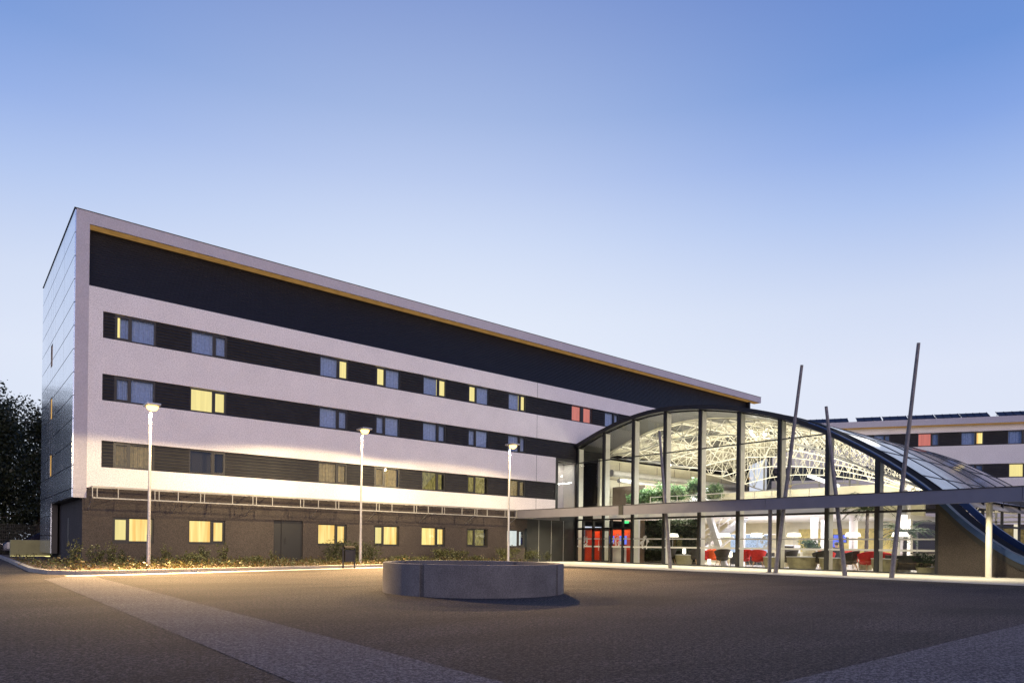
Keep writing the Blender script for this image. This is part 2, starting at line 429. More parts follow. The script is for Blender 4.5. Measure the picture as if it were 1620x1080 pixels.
# dark return wall between white wall and hall
dr = MB(); dr.box((32.24,YF+.02,6.93),(34.2,YF+.3,7.13)); dr.box((29.7,YF-.004,0),(34.2,YF+.3,.45)); dr.box((29.7,YF-.004,2.15),(34.2,YF+.3,3.32))
dr.box((29.7,YF-.004,.45),(34.2,YF+.3,2.15)); dr.box((32.24,YF+.02,3.32),(32.5,YF+.3,6.93))
part(dr, 'entrance_wall', M['intdark'])
gj = MB()
for x in (30.75,31.9,33.05): gj.box((x-.015,YF-.012,.02),(x+.015,YF-.002,2.8))
part(gj, 'wall_joint', M['steel'])
rg = MB(); rg.add([(32.5,YF+.1,3.32),(34.2,YF+.1,3.32),(34.2,YF+.1,6.93),(32.5,YF+.1,6.93)], [(0,1,2,3)])
part(rg, 'glazed_return', M['glass'])
ib = MB(); ib.box((32.4,YF+1.4,3.3),(34.6,YF+1.5,7.0)); ib.box((34.32,YF+.3,3.3),(34.44,YF+1.4,7.0)); part(ib, 'stair_wall', M['intwhite'])

# attic dark band, set back under the projecting white frame
at = MB(); AY = YF+.56
k = 26; h = (14.57-11.95)/k
at.box((4.66,AY+.03,11.90),(XB,AY+.2,14.75))
for i in range(k):
    a = 11.95+i*h
    at.add([(4.66,AY,a+.012),(XB,AY,a+.012),(XB,AY+.026,a+h-.008),(4.66,AY+.026,a+h-.008),(4.66,AY+.03,a+.004),(XB,AY+.03,a+.004)], [(0,1,2,3),(0,4,5,1)])
at.box((XB-.2,YF+.22,0),(XB,YB-.3,14.5))
part(at, 'attic_cladding', M['cladtop'])
led = MB(); led.box((4.66,YF+.01,11.951),(XB,AY+.05,11.97)); part(led, 'ledge_flashing', M['steel'])
tb = MB(); tb.box((4.66,YF-.03,14.575),(58.28,YF+.06,15.09)); tb.box((4.66,YF+.06,14.70),(58.28,YB,15.06)); part(tb, 'roof_frame', M['shadefin'])
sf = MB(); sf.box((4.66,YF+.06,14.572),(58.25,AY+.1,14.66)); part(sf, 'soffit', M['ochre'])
cp = MB(); cp.box((4.09,YF-.05,15.092),(58.31,YF+.12,15.12)); cp.box((4.09,YF+.12,15.092),(4.25,YB,15.12)); part(cp, 'roof_coping', M['frame'])
fn = MB(); fn.box((XA+.05,YF-.03,2.87),(4.66,YF+.56,15.09)); part(fn, 'end_frame', M['shadefin'])
core = MB(); core.box((4.7,YF+.6,3.0),(32.2,YB-.1,14.6)); core.box((32.2,YF+2.,3.0),(XB-.1,YB-.1,14.6)); core.box((34.5,YF+.6,8.4),(XB-.1,YF+1.9,14.6)); core.box((4.6,YF+.6,.0),(32.2,YB-.1,3.0)); part(core, 'core_wall', CUR['K'])
fl = MB(); fl.box((XA+.05,YF+.56,2.87),(34.2,YF+.70,3.0)); fl.box((XA+.05,YF-.03,2.862),(4.66,41.7,2.87)); part(fl, 'underside', M['frame'])

# end wall of satin panels with narrow lit windows
ep = MB(); slots = [(9.83,10.98),(7.13,8.28),(4.23,5.40)]; WY0, WY1 = 41.35, 42.15
ys = [YF-.02, 37.25, 40.35, WY0, WY1, 43.4, YB]
zl = 15.06
while zl > .4:
    zb = max(zl-.985, .35)
    for i in range(len(ys)-1):
        a, c = ys[i]+.016, ys[i+1]-.016
        z0 = zb
        if c <= 41.4 and zb < 2.87:
            z0 = 2.87
            if zl < 2.9: continue
        segs = [(z0+.018, zl-.018)]
        if i == 3:
            for s0,s1 in slots:
                ns = []
                for q0,q1 in segs:
                    if s1 <= q0 or s0 >= q1: ns.append((q0,q1)); continue
                    if q0 < s0: ns.append((q0,s0))
                    if q1 > s1: ns.append((s1,q1))
                segs = ns
        for q0,q1 in segs:
            if q1-q0 > .03: ep.box((XA,a,q0),(XA+.05,c,q1))
    zl = zb
part(ep, 'end_cladding', M['endpanel'])
eb = MB(); eb.box((XA+.12,YF+.02,2.875),(XA+.3,WY0,15.05)); eb.box((XA+.12,WY1,.36),(XA+.3,YB,15.05)); eb.box((XA+.06,WY0,.36),(XA+.3,WY1,4.2)); part(eb, 'end_wall', M['frame'])
for (z0,z1),s_ in zip(slots,'aAA'):
    f = MB(); f.box((XA+.005,WY0,z0),(XA+.1,WY0+.05,z1)); f.box((XA+.005,WY1-.05,z0),(XA+.1,WY1,z1)); f.box((XA+.005,WY0+.05,z1-.05),(XA+.1,WY1-.05,z1)); f.box((XA+.005,WY0+.05,z0),(XA+.1,WY1-.05,z0+.05))
    wv = part(f, 'window', M['frame'])
    c = MB(); c.box((XA+.035,WY0+.05,z0+.05),(XA+.055,WY1-.05,z1-.05)); part(c, 'curtain', CUR[s_], wv)
    p = MB(); p.add([(XA+.02,WY0+.05,z0+.05),(XA+.02,WY1-.05,z0+.05),(XA+.02,WY1-.05,z1-.05),(XA+.02,WY0+.05,z1-.05)],[(0,1,2,3)]); part(p, 'pane', M['dullglass'], wv)

# ground floor: stucco around openings
GX0 = 4.52; gz0, gz1 = .99, 2.08
gf = MB(); gy0, gy1 = YF, YF+.35
DX0, DX1, DZ = 12.78, 14.31, 2.20
openings = sorted([(a,c,gz0,gz1) for a,c in COLS] + [(DX0,DX1,0,DZ)])
gf.box((GX0,gy0,2.20),(29.7,gy1,3.32))
xs = GX0
for a,c,z0,z1 in openings:
    gf.box((xs,gy0,0),(min(a,29.7),gy1,2.20))
    if z0 > 0: gf.box((a,gy0,0),(c,gy1,z0-.05))
    if z1 < 2.2: gf.box((a,gy0,z1),(c,gy1,2.20))
    xs = c
gf.box((GX0,YF+.35,0),(GX0+.3,41.8,2.87))
part(gf, 'ground_floor_wall', M['stucco'])
sl = MB(); sl.box((GX0-.004,38.1,.95),(GX0+.05,38.5,2.1)); slw = part(sl, 'window', M['frame'])
for i,(a,c) in enumerate(COLS):
    st = ['PY','YY','YY','PY','YY','dd','WW'][i]
    make_window(a,c,gz0,gz1,st,NARROW_LEFT[i])
dm = MB(); dm.box((DX0,YF+.1,.12),(DX0+.42,YF+.16,DZ)); dm.box((DX0+.47,YF+.08,.12),(DX1,YF+.15,DZ)); dm.box((DX0+.42,YF+.06,.12),(DX0+.47,YF+.16,DZ))
dm.box((DX0,YF+.05,.02),(DX1,YF+.3,.115))
dd_ = part(dm, 'door', M['door'])
hd = MB(); hd.tube((DX0+.62,YF+.02,1.0),(DX0+.62,YF+.02,1.3),.014); hd.tube((DX0+.62,YF+.02,1.02),(DX0+.62,YF+.09,1.02),.01); hd.tube((DX0+.62,YF+.02,1.28),(DX0+.62,YF+.09,1.28),.01)
part(hd, 'handle', M['frame'], dd_)
# steel sunshade frame projecting above the ground floor windows
sq = YF-.95
sh = MB(); xs0, xs1 = 4.75, 29.4
sh.beam((xs0,sq,2.845),(xs1,sq,2.845),.07,.05); sh.beam((xs0,sq,3.31),(xs1,sq,3.31),.05,.06); sh.beam((xs0,sq+.5,3.31),(xs1,sq+.5,3.31),.04,.05)
x = xs0; i = 0
while x < xs1:
    sh.beam((x,sq,2.86),(x,sq,3.30),.055,.03)
    if i % 2 == 0: sh.beam((x+.17,sq,2.86),(x+.17,sq,3.30),.03,.03)
    sh.beam((x,sq,3.312),(x,YF,3.312),.04,.045)
    if i % 3 == 0:
        sh.beam((x,sq,2.845),(x,YF,2.35),.03,.03); sh.beam((x,sq,2.845),(x+.9,YF,2.845),.022,.022)
    x += 1.07 + (.35 if i % 3 == 1 else -.12); i += 1
part(sh, 'sunshade_frame', M['rail'])

# ------------------------------------------------------------------ glazed vault hall
XG = 34.3
HG = (44., 22., 0.)
hall = thing('glass_hall', 'glazed hall with arched white lattice roof lit from inside', 'building', HG)
def hp(mb, name, m, parent=None, **k): return mb.build(name, m, hall if parent is None else parent, off=HG, **k)
PROF = [(36.3,7.55),(34.16,8.17),(31.59,8.98),(29.07,9.53),(26.65,9.70),(24.06,9.50),(21.54,9.03),(19.0,8.30),(17.67,7.78),(16.44,7.19),(15.39,6.58),(13.96,5.67),(12.77,4.80),(11.71,3.93),(11.06,3.30),(10.69,2.90),(10.2,2.40),(9.38,1.70),(8.59,1.12),(8.15,.88),(7.2,.50),(6.2,.25),(5.2,.12)]
PROF = PROF[::-1]
def zr(y):
    for i in range(len(PROF)-1):
        (a,za),(b_,zb) = PROF[i],PROF[i+1]
        if a <= y <= b_:
            p0 = PROF[max(i-1,0)]; p3 = PROF[min(i+2,len(PROF)-1)]
            m1 = (zb-p0[1])/(b_-p0[0]) if p0[0]!=b_ else 0; m2 = (p3[1]-za)/(p3[0]-a)
            t = (y-a)/(b_-a); hh = b_-a
            return (2*t**3-3*t**2+1)*za+(t**3-2*t**2+t)*hh*m1+(-2*t**3+3*t**2)*zb+(t**3-t**2)*hh*m2
    return PROF[0][1] if y < PROF[0][0] else PROF[-1][1]
def arc(y0, y1, n): return [y0+(y1-y0)*i/n for i in range(n+1)]
def band(mb, x0, x1, y0, y1, dz0, dz1, n=60, mi=0):
    mb.sweep([[(x0,y,zr(y)+dz0),(x1,y,zr(y)+dz0),(x1,y,zr(y)+dz1),(x0,y,zr(y)+dz1)] for y in arc(y0,y1,n)], mi)
YL = YF-.02
fa = MB(); band(fa, 34.05, 34.45, 5.2, YL, -.26, -.0); hp(fa, 'front_arch', M['black'], smooth=R(40))
fb = MB(); band(fb, 33.97, 34.047, 5.2, 11.25, -.30, .0, 30); band(fb, 33.98, 34.047, 11.26, 17.2, -.05, .02, 30); hp(fb, 'arch_capping', M['bluemetal'], smooth=R(40))
fc = MB(); band(fc, 34.0, 34.03, 5.2, 11.3, -.56, -.31, 30); hp(fc, 'arch_skirt', M['door'], smooth=R(40))
gu = MB(); band(gu, 34.46, 35.85, 8.0, YL, -.06, .0); hp(gu, 'roof_gutter', M['matt'], smooth=R(40))
b2 = MB(); band(b2, 37.1, 37.3, 5.2, 11.6, -.30, .12, 30); hp(b2, 'rear_arch', M['bluemetal'], smooth=R(40))
bays = [35.9,39.1,42.2,45.3,48.6,51.8,54.2]
for i in range(len(bays)-1):
    r_ = MB(); band(r_, bays[i]+.05, bays[i+1]-.05, 11.5, YL, -.05, .02); hp(r_, 'roof_panel', M['roofpanel'], smooth=R(40))
sm = MB()
for x in bays[:]: band(sm, x-.048, x+.048, 11.5, YL, -.06, .05)
yy = 12.6
while yy < 33:
    sm.beam((35.95,yy,zr(yy)+.022),(54.2,yy,zr(yy)+.022),.05,.03); yy += 1.9
hp(sm, 'roof_seam', M['black'])
l1 = MB(); band(l1, 34.47, 37.2, 11.35, YL, -.34, -.30); hp(l1, 'eaves_lining', M['lining'], smooth=R(40))
l2 = MB(); band(l2, 37.2, 54.2, 11.35, YL, -.34, -.30); hp(l2, 'vault_ceiling', M['cream'], smooth=R(40))
# rooflights of dark glazing showing through the vault ceiling
rl = MB()
for x0 in (38.0,41.2,44.4,47.6):
    for y0,y1 in ((14.5,17.2),(18.6,21.2),(23.2,25.9),(28.0,30.6)):
        if rnd.random() < .8: band(rl, x0, x0+1.5, y0, y1, -.37, -.345, 8)
hp(rl, 'rooflight', M['lining'], smooth=R(40))

mulls = [34.0, 31.51, 28.97, 26.45, 23.9, 21.35, 18.91, 16.33, 13.93, 11.32]
for y in mulls:
    f = MB(); f.box((34.22,y-.10,0),(34.34,y+.10,zr(y)-.25)); mo = hp(f, 'mullion', M['black'])
    f = MB(); f.box((34.342,y-.085,.02),(34.78,y+.085,zr(y)-.32)); hp(f, 'mullion_fin', M['mullside'], mo)
tr = MB(); tr.box((34.21,11.3,2.85),(34.36,34.0,2.96)); hp(tr, 'transom', M['black'])
tr = MB(); tr.box((34.21,16.4,6.87),(34.33,34.0,6.93)); hp(tr, 'transom', M['black'])
tr = MB(); tr.box((34.2,11.3,.0),(34.4,34.0,.07)); hp(tr, 'glazing_sill', M['black'])
for i in range(len(mulls)-1):
    ya, yb = mulls[i+1], mulls[i]
    pts = arc(ya, yb, 8); p = MB()
    vs = [(34.28,y,.07) for y in pts] + [(34.28,y,zr(y)-.25) for y in pts]
    nn = len(pts); p.add(vs, [(k,k+1,nn+k+1,nn+k) for k in range(nn-1)])
    hp(p, 'glass_pane', M['glass'])
# frosted safety stripes with a wreath of leaf shapes on some panes
st = MB()
for z0,z1 in ((1.03,1.13),(1.56,1.64)):
    for i in range(len(mulls)-1): st.box((34.262,mulls[i+1]+.1,z0),(34.27,mulls[i]-.1,z1))
hp(st, 'safety_stripe', M['frost'])
def wreath(y, x=34.258):
    em = MB()
    for k in range(34):
        t = rnd.random()*6.283; rr = .30+rnd.gauss(0,.10); c = Vector((x, y+rr*math.cos(t)*.8, 1.42+rr*math.sin(t)))
        d = Vector((0,-math.sin(t)+rnd.gauss(0,.5),math.cos(t)+rnd.gauss(0,.5))).normalized(); q = Vector((0,-d.z,d.y))
        L_, W_ = .16+.12*rnd.random(), .03+.03*rnd.random()
        em.add([c-d*L_/2+Vector((.001*k/34,0,0)), c+q*W_, c+d*L_/2, c-q*W_], [(0,1,2,3)])
    hp(em, 'glass_motif', M['frost'])
for y in (33.2, 30.2, 27.9, 23.0, 19.6): wreath(y)

# entrance doors in the two left bays
for y in (33.35, 32.4, 30.75, 29.75):
    f = MB(); f.box((34.19,y-.06,.07),(34.36,y+.06,2.85)); hp(f, 'door_post', M['black'])
f = MB(); f.box((34.19,29.1,2.22),(34.36,33.9,2.36)); hp(f, 'door_header', M['black'])
for ya,yb in ((30.8,31.45),(31.58,32.34)):
    f = MB(); t = .05
    f.box((34.1,ya,.08),(34.16,yb,.16)); f.box((34.1,ya,2.12),(34.16,yb,2.2)); f.box((34.1,ya,.16),(34.16,ya+t,2.12)); f.box((34.1,yb-t,.16),(34.16,yb,2.12))
    dr_ = hp(f, 'entrance_door', M['black'])
    hb = MB(); hb.tube((34.06,(ya+.12),.8),(34.06,(ya+.12),1.5),.018); hp(hb, 'handle', M['steel'], dr_)
ex = MB(); ex.box((34.5,29.5,2.62),(34.55,29.85,2.78)); hp(ex, 'exit_light', M['exitgreen'])

# lattice trusses
def truss(x, y0=12.3, y1=YL-.3, dep=1.0, r=.040, web=1.05):
    t = MB(); n = int((y1-y0)/web)
    top = [Vector((x, y0+(y1-y0)*i/n, zr(y0+(y1-y0)*i/n)-.42)) for i in range(n+1)]
    bot = []
    for i in range(n+1):
        y = y0+(y1-y0)*i/n
        d = dep*min(1, .25+ (min(y-y0, y1-y)/4.))
        bot.append(Vector((x, y, zr(y)-.42-d)))
    for i in range(n):
        t.tube(top[i], top[i+1], r, n=6, cap=False); t.tube(bot[i], bot[i+1], r*1.15, n=6, cap=False)
        if i % 2: t.tube(top[i], bot[i+1], r*.7, n=5, cap=False)
        else: t.tube(bot[i], top[i+1], r*.7, n=5, cap=False)
        t.tube(top[i], bot[i+1] if i % 2 == 0 else bot[i], r*.5, n=5, cap=False)
        if i % 2 == 0: t.tube(top[i], bot[i], r*.65, n=5, cap=False)
    hp(t, 'roof_truss', M['truss'])
for x in (37.25,40.4,43.6,46.8,50.0,53.2): truss(x, dep=1.0+.12*(x-37.25))
pu = MB()
for i,y in enumerate(arc(13.5, 32.5, 11)):
    z = zr(y)-.95
    pu.tube((37.2,y,z+.45),(53.2,y,z+.45),.04,n=5,cap=False)
    for k in range(5):
        a = 37.25+3.19*k; m_ = a+1.6
        pu.tube((a,y,z-.3),(m_,y,z+.45),.03,n=5,cap=False); pu.tube((m_,y,z+.45),(a+3.19,y,z-.3),.03,n=5,cap=False)
hp(pu, 'purlin', M['truss'])
tie = MB()
for x in (37.25,40.4,43.6):
    tie.tube((x,12.6,zr(12.6)-.6),(x,19.5,7.0),.035,n=5); tie.tube((x,YL-.4,zr(YL-.4)-.8),(x,28.,6.6),.035,n=5)
hp(tie, 'tie_rod', M['steel'])

# interior shell
fl = MB(); fl.box((34.4,11.5,.0),(54.2,YF,.02)); hp(fl, 'floor', M['floor'])
mz = MB(); mz.box((36.0,17.0,2.98),(54.2,YF,3.34)); hp(mz, 'mezzanine', M['intwhite'])
# balustrade
ba = MB(); ba.tube((36.1,17.1,4.38),(36.1,29.,4.38),.03,n=6); ba.tube((36.1,17.1,3.75),(36.1,29,3.75),.015,n=5); ba.tube((36.1,17.1,4.06),(36.1,29,4.06),.015,n=5)
for y in arc(17.1,29,11): ba.tube((36.1,y,3.3),(36.1,y,4.38),.025,n=6)
hp(ba, 'balustrade', M['truss'])
bw = MB(); bw.box((47.0,17.0,.02),(47.2,YF,2.98)); bw.box((36.4,YF-.25,3.34),(54,YF-.05,7.4)); hp(bw, 'back_wall', M['intcream'])
uw = MB(); uw.box((50.5,17.5,3.34),(50.7,YF-.3,5.7)); hp(uw, 'upper_wall', M['intcream'])
wd = MB()
for x in (38.5,40.7,42.9,45.1,47.3,49.5,51.7): wd.box((x-.02,YF-.262,3.36),(x+.02,YF-.252,7.3))
for z in (4.7,6.0): wd.box((37,YF-.262,z-.015),(54,YF-.252,z+.015))
hp(wd, 'wall_joint', M['brownwall'])
du = MB(); du.tube((36.8,33.1,6.35),(53.5,33.1,6.35),.24,n=14); du.tube((36.8,32.4,5.75),(53.5,32.4,5.75),.15,n=12); hp(du, 'duct', M['steel'], smooth=R(40))
vt = MB()
for k in range(9):
    for q in range(2): vt.box((39.3+.22*k,YF-.268,5.25+.22*q),(39.4+.22*k,YF-.255,5.37+.22*q))
hp(vt, 'vent', M['brownwall'])
gr_ = MB(); 
gr_.box((46.98,18.0,.9),(46.995,24.4,2.5)); hp(gr_, 'panelling', M['yellowwall'])
dk = MB(); dk.box((37.5,30.6,3.34),(37.7,33.6,5.4)); hp(dk, 'upper_partition', M['brownwall'])
for px,py,r_ in ((39.0,24.0,.22),(39.0,19.3,.20),(42.5,20.4,.2),(39.5,17.3,.22),(43.5,16.0,.2),(41.5,25.6,.25),(38.2,14.2,.16)):
    c = MB(); c.tube((px,py,.02),(px,py,2.98 if py>17 else zr(py)-1.2),r_,n=16,cap=False); hp(c, 'column', M['intwhite'], smooth=True)
tc_ = MB(); tc_.beam((36.2,23.35,.02),(36.0,24.35,2.96),.34,.3,up=(1,0,0)); tc_.beam((36.15,23.7,1.1),(36.3,22.9,1.75),.10,.1,up=(1,0,0)); tc_.beam((36.15,23.75,1.2),(36.3,24.6,1.9),.08,.08,up=(1,0,0))
hp(tc_, 'slanted_column', M['intwhite'])
# far gable: mullioned glazing over a low wall
fg = MB(); fg.box((54.0,11.6,0),(54.15,YF,.9))
hp(fg, 'gable_wall', M['intcream'])
fm = MB()
for y in arc(12.0,33.6,9): fm.box((54.0,y-.05,.9),(54.12,y+.05,zr(y)-.4))
fm.box((54.0,12,3.0),(54.12,33.6,3.1)); fm.box((54.0,14,5.6),(54.12,33.6,5.7)); hp(fm, 'gable_mullion', M['mullside'])
# side glazing on the right edge
sg = MB()
for x in (38.0,41.2,44.4,47.6,50.8,54.0): sg.box((x-.05,11.5,0),(x+.05,11.62,3.9))
sg.box((37.4,11.5,2.4),(54.,11.62,2.5)); sg.box((37.4,11.5,3.75),(54.,11.62,4.0)); hp(sg, 'side_mullion', M['black'])
# stucco flank wall under the sweeping arch
sw = MB(); ys_ = arc(5.6, 11.22, 24)
for i in range(len(ys_)-1):
    a, c = ys_[i], ys_[i+1]; za, zc = max(.05, zr(a)-.3), max(.05, zr(c)-.3)
    sw.add([(34.06,a,0),(34.06,c,0),(34.06,c,zc),(34.06,a,za),(34.3,a,0),(34.3,c,0),(34.3,c,zc),(34.3,a,za)], [(0,1,2,3),(7,6,5,4),(3,2,6,7)])
sw.box((34.06,11.22,0),(34.3,11.235,3.1))
hp(sw, 'flank_wall', M['stucco'])
tl = MB(); tl.sweep([[(34.5,y,zr(y)-.5),(37.05,y,zr(y)-.5),(37.05,y,zr(y)-.45),(34.5,y,zr(y)-.45)] for y in arc(6.0,11.4,16)]); hp(tl, 'tail_roof', M['black'])

rdk = MB(); rdk.box((35.7,31.0,.02),(36.1,32.2,1.02)); rdk.box((35.64,30.95,1.022),(36.15,32.25,1.07)); hp(rdk, 'reception_desk', M['intwhite'])
nd = MB(); nd.box((36.5,33.0,.35),(36.58,33.6,.95)); hp(nd, 'notice_board', M['intcream'])
# orange reception niche
nb = MB(); nb.box((36.6,30.9,.02),(36.7,34.0,2.3)); nb.box((35.0,33.75,.02),(36.6,33.9,2.3)); hp(nb, 'reception_niche', M['redwall'])
nl = MB(); nl.box((35.2,30.9,2.3),(36.7,33.9,2.36)); hp(nl, 'niche_ceiling', M['intwhite'])
ps = MB(); ps.box((36.55,32.55,1.3),(36.58,33.15,1.85)); ps.box((36.55,31.4,1.25),(36.58,32.05,1.85)); hp(ps, 'glowing_wall_panel', M['screen'])  # blue posters on the niche wall, given a glow of their own
wc = MB(); wc.tube((35.4,32.25,.02),(35.4,32.25,2.95),.14,n=14,cap=False); hp(wc, 'column', M['intwhite'], smooth=True)
wc = MB(); wc.tube((35.3,29.35,.02),(35.3,29.35,2.95),.14,n=14,cap=False); hp(wc, 'column', M['intwhite'], smooth=True)
vb = MB(); vb.box((36.4,29.75,.02),(36.5,30.35,2.9)); hp(vb, 'vestibule_wall', M['brownwall'])
# stair flight with handrails behind the plant wall
sr = MB(); sr.beam((38.2,27.3,.3),(38.2,23.3,2.95),.9,.16); sr.tube((37.7,27.5,1.2),(37.7,23.2,3.7),.03,n=6); sr.tube((37.7,27.5,.85),(37.7,23.2,3.35),.02,n=6)
for i in range(7): sr.tube((37.7,27.4-.65*i,.35+.38*i),(37.7,27.4-.65*i,1.25+.38*i),.018,n=5)
hp(sr, 'staircase', M['steel'])
# fittings that glow
pn = MB(); pn.box((38.5,25.4,4.05),(38.6,27.6,5.0)); hp(pn, 'light_panel', M['panel'])
pn = MB(); pn.beam((40.5,20.4,5.55),(42.5,19.6,5.0),.35,.12); hp(pn, 'light_panel', M['panel'])
for y,z,x in ((22.05,7.75,36.9),(22.6,8.1,37.6),(21.35,7.7,37.0),(28.9,6.6,38.)):
    f = MB(); f.lathe([(.06,0),(.09,.05),(.09,.1)],10,(x,y,z)); hp(f, 'floodlight', M['flood'])

# ------------------------------------------------------------------ entrance canopy
HC = (31., 18., 0.)
can = thing('entrance_canopy', 'long flat grey canopy with deep fascia across the front of the glass hall', 'canopy', HC)
def cpart(mb, name, m, **k): return mb.build(name, m, can, off=HC, **k)
c = MB()
joints = [33.45, 24.55, 16.15, 6.75, -4.]
for i in range(4): c.box((28.1,joints[i+1]+.008,2.80),(28.18,joints[i]-.008,3.30))
cpart(c, 'fascia', M['fascia'])
c = MB(); c.box((28.18,33.37,2.80),(32.0,33.45,3.30)); cpart(c, 'end_fascia', M['fascia'])
c = MB(); c.box((28.2,-4,3.16),(34.02,33.36,3.27)); cpart(c, 'canopy_slab', M['soffit'])
c = MB(); c.box((28.06,-4,3.303),(28.3,33.5,3.325)); cpart(c, 'edge_flashing', M['black'])
c = MB(); c.box((28.07,24.4,2.79),(28.1,24.7,3.302)); cpart(c, 'joint_cover', M['door'])
for (x,y,r_) in ((28.62,16.2,.085),(32.7,8.95,.115)):
    c = MB(); c.tube((x,y,.0),(x,y,3.16),r_,n=14,cap=False); c.lathe([(r_*1.8,0),(r_*1.8,.02),(r_,.02)],14,(x,y,.012)); cpart(c, 'post', M['mast' if r_<.1 else 'mullside'], smooth=R(40))
spots = [(31.2,y) for y in (9.0,13.0,17.0,21.0,25.0,29.0,32.3)]
c = MB()
for x,y in spots: c.lathe([(.07,0),(.07,.012)],12,(x,y,3.147))
cpart(c, 'downlight', M['spotdisc'])
for x,y in spots:
    ld = bpy.data.lights.new('canopy_downlight', 'SPOT'); ld.energy = 950; ld.color = (1.,.87,.58); ld.spot_size = R(140); ld.spot_blend = .8; ld.shadow_soft_size = .08
    lo = bpy.data.objects.new('canopy_downlight', ld); col.objects.link(lo); lo.location = (x,y,3.12)

# leaning masts that pass up through the canopy edge
for (bx,by),(tx,ty,tz),lab in (
    ((28.7,21.7),(28.7,22.52,7.15),'shortest leaning grey mast, left of the others before the glass hall'),
    ((28.5,15.84),(28.5,14.75,9.03),'tall grey mast leaning right, beside the slim canopy post'),
    ((28.5,12.80),(28.5,13.67,7.08),'grey mast leaning left between the two masts that lean right'),
    ((28.4,10.97),(28.4,10.12,8.95),'tallest grey mast leaning right, nearest the stucco flank wall')):
    m_ = MB(); segs = 8; pts = [Vector((bx,by,0)).lerp(Vector((tx,ty,tz)), i/segs) for i in range(segs+1)]
    for i in range(segs): m_.tube(pts[i], pts[i+1], .095-.004*i, .095-.004*(i+1), n=10, cap=(i==segs-1))
    o = m_.build('leaning_mast', M['mast'], off=(bx,by,0), smooth=R(40)); o.location = (bx,by,0)
    tag(o, lab, 'mast', 'leaning masts before the glass hall')

# ------------------------------------------------------------------ right hand wing behind the hall
A = Vector((61.9,24.6,0)); ang = math.atan2(-8.55,5.4)
wing = thing('hotel_wing', 'lower white wing behind the hall with solar panels on its roof', 'building', A, ang)
WL, WR = -9., 34.
def wp(mb, name, m, parent=None, **k): return mb.build(name, m, wing if parent is None else parent, **k)
# local frame: +x along the wing to the right, facade faces local -y
c = MB()
c.box((WL,0,8.28),(WR,.35,9.83)); c.box((WL,0,5.40),(WR,.35,7.13)); c.box((WL,0,3.32),(WR,.35,4.23))
c.box((WL,0,10.98),(WR,.35,11.5)); wp(c, 'wall', M['white'])
c = MB(); c.box((WL,-.55,11.54),(WR,.4,12.06)); wp(c, 'roof_frame', M['shadefin'])
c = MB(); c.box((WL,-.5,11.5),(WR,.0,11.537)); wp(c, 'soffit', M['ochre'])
c = MB(); c.box((WL,.6,0),(WR,10,11.9)); wp(c, 'core_wall', CUR['K'])
wins = {9.83: [(-.85,.45,'BB'),(2.5,4.1,'RB'),(5.65,7.3,'BY'),(8.95,10.6,'BB'),(12.2,13.8,'BB')], 7.13: [(9.05,10.7,'PP'),(12.2,13.8,'BB'),(5.65,7.3,'BB')], 4.23: [(9.0,10.6,'BB'),(12.2,13.8,'BB')]}
for z0,lst in wins.items():
    z1 = z0+1.15; xs = WL
    for a,b_,s_ in sorted(lst):
        slats(xs,a,z0,z1,y=.05,owner=wing); xs = b_
        make_window(a,b_,z0+.03,z1-.03,s_,0,y=0.,off=(0,0,0),owner=wing)
    slats(xs,WR,z0,z1,y=.05,owner=wing)
c = MB(); c.box((WL,0,0),(7.6,.35,3.32)); c.box((13.6,0,0),(WR,.35,3.32)); c.box((7.6,0,2.98),(13.6,.35,3.32)); wp(c, 'ground_floor_wall', M['stucco'])
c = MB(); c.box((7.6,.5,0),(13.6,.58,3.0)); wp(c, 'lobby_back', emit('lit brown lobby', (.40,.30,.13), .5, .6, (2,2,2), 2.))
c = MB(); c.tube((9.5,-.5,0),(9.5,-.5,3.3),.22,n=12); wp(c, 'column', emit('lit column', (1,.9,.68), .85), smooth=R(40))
# solar panel arrays on the roof
for k,(a,b_) in enumerate(((-6.2,-2.7),(-2.0,-.08),(.08,1.92),(2.05,3.98),(4.1,5.85),(5.95,7.95),(8.6,11.5),(11.6,13.6))):
    s_ = MB(); y0, y1 = .9, 1.75
    s_.add([(a,y0,12.32),(b_,y0,12.32),(b_,y1,12.80),(a,y1,12.80),(a,y0,12.28),(b_,y0,12.28),(b_,y1,12.76),(a,y1,12.76)],
           [(0,1,2,3),(7,6,5,4),(0,4,5,1),(1,5,6,2),(2,6,7,3),(3,7,4,0)])
    n_ = max(2,int((b_-a)/.5))
    for i in range(n_+1):
        x = a+(b_-a)*i/n_; s_.beam((x,y0-.01,12.34),(x,y1,12.82),.035,.03)
    mw = Matrix.Translation(A) @ Matrix.Rotation(ang,4,'Z')
    root = thing('solar_panel', ['long rack of solar panels nearest the hall roof peak','short solar rack just right of the gap behind the arch','solar rack left of the tall leaning mast, over the dark window','solar rack right of the tallest leaning mast, over the red curtain','solar rack above the bare stretch between red and yellow windows','solar rack over the yellow and blue window, before the gap','solar rack right of the gap at the far right','last solar rack at the right edge of the roof'][k], 'solar panel', mw @ Vector((a,y0,11.9)), ang, 'solar panels on the right wing roof')
    s_.build('panel_array', M['solar'], root, off=(a,y0,11.9))
    l_ = MB()
    for x in (a+.1,b_-.1): l_.beam((x,y0+.05,11.9),(x,y0+.05,12.3),.04,.04); l_.beam((x,y1-.05,11.9),(x,y1-.05,12.72),.04,.04)
    l_.build('support', M['steel'], root, off=(a,y0,11.9))

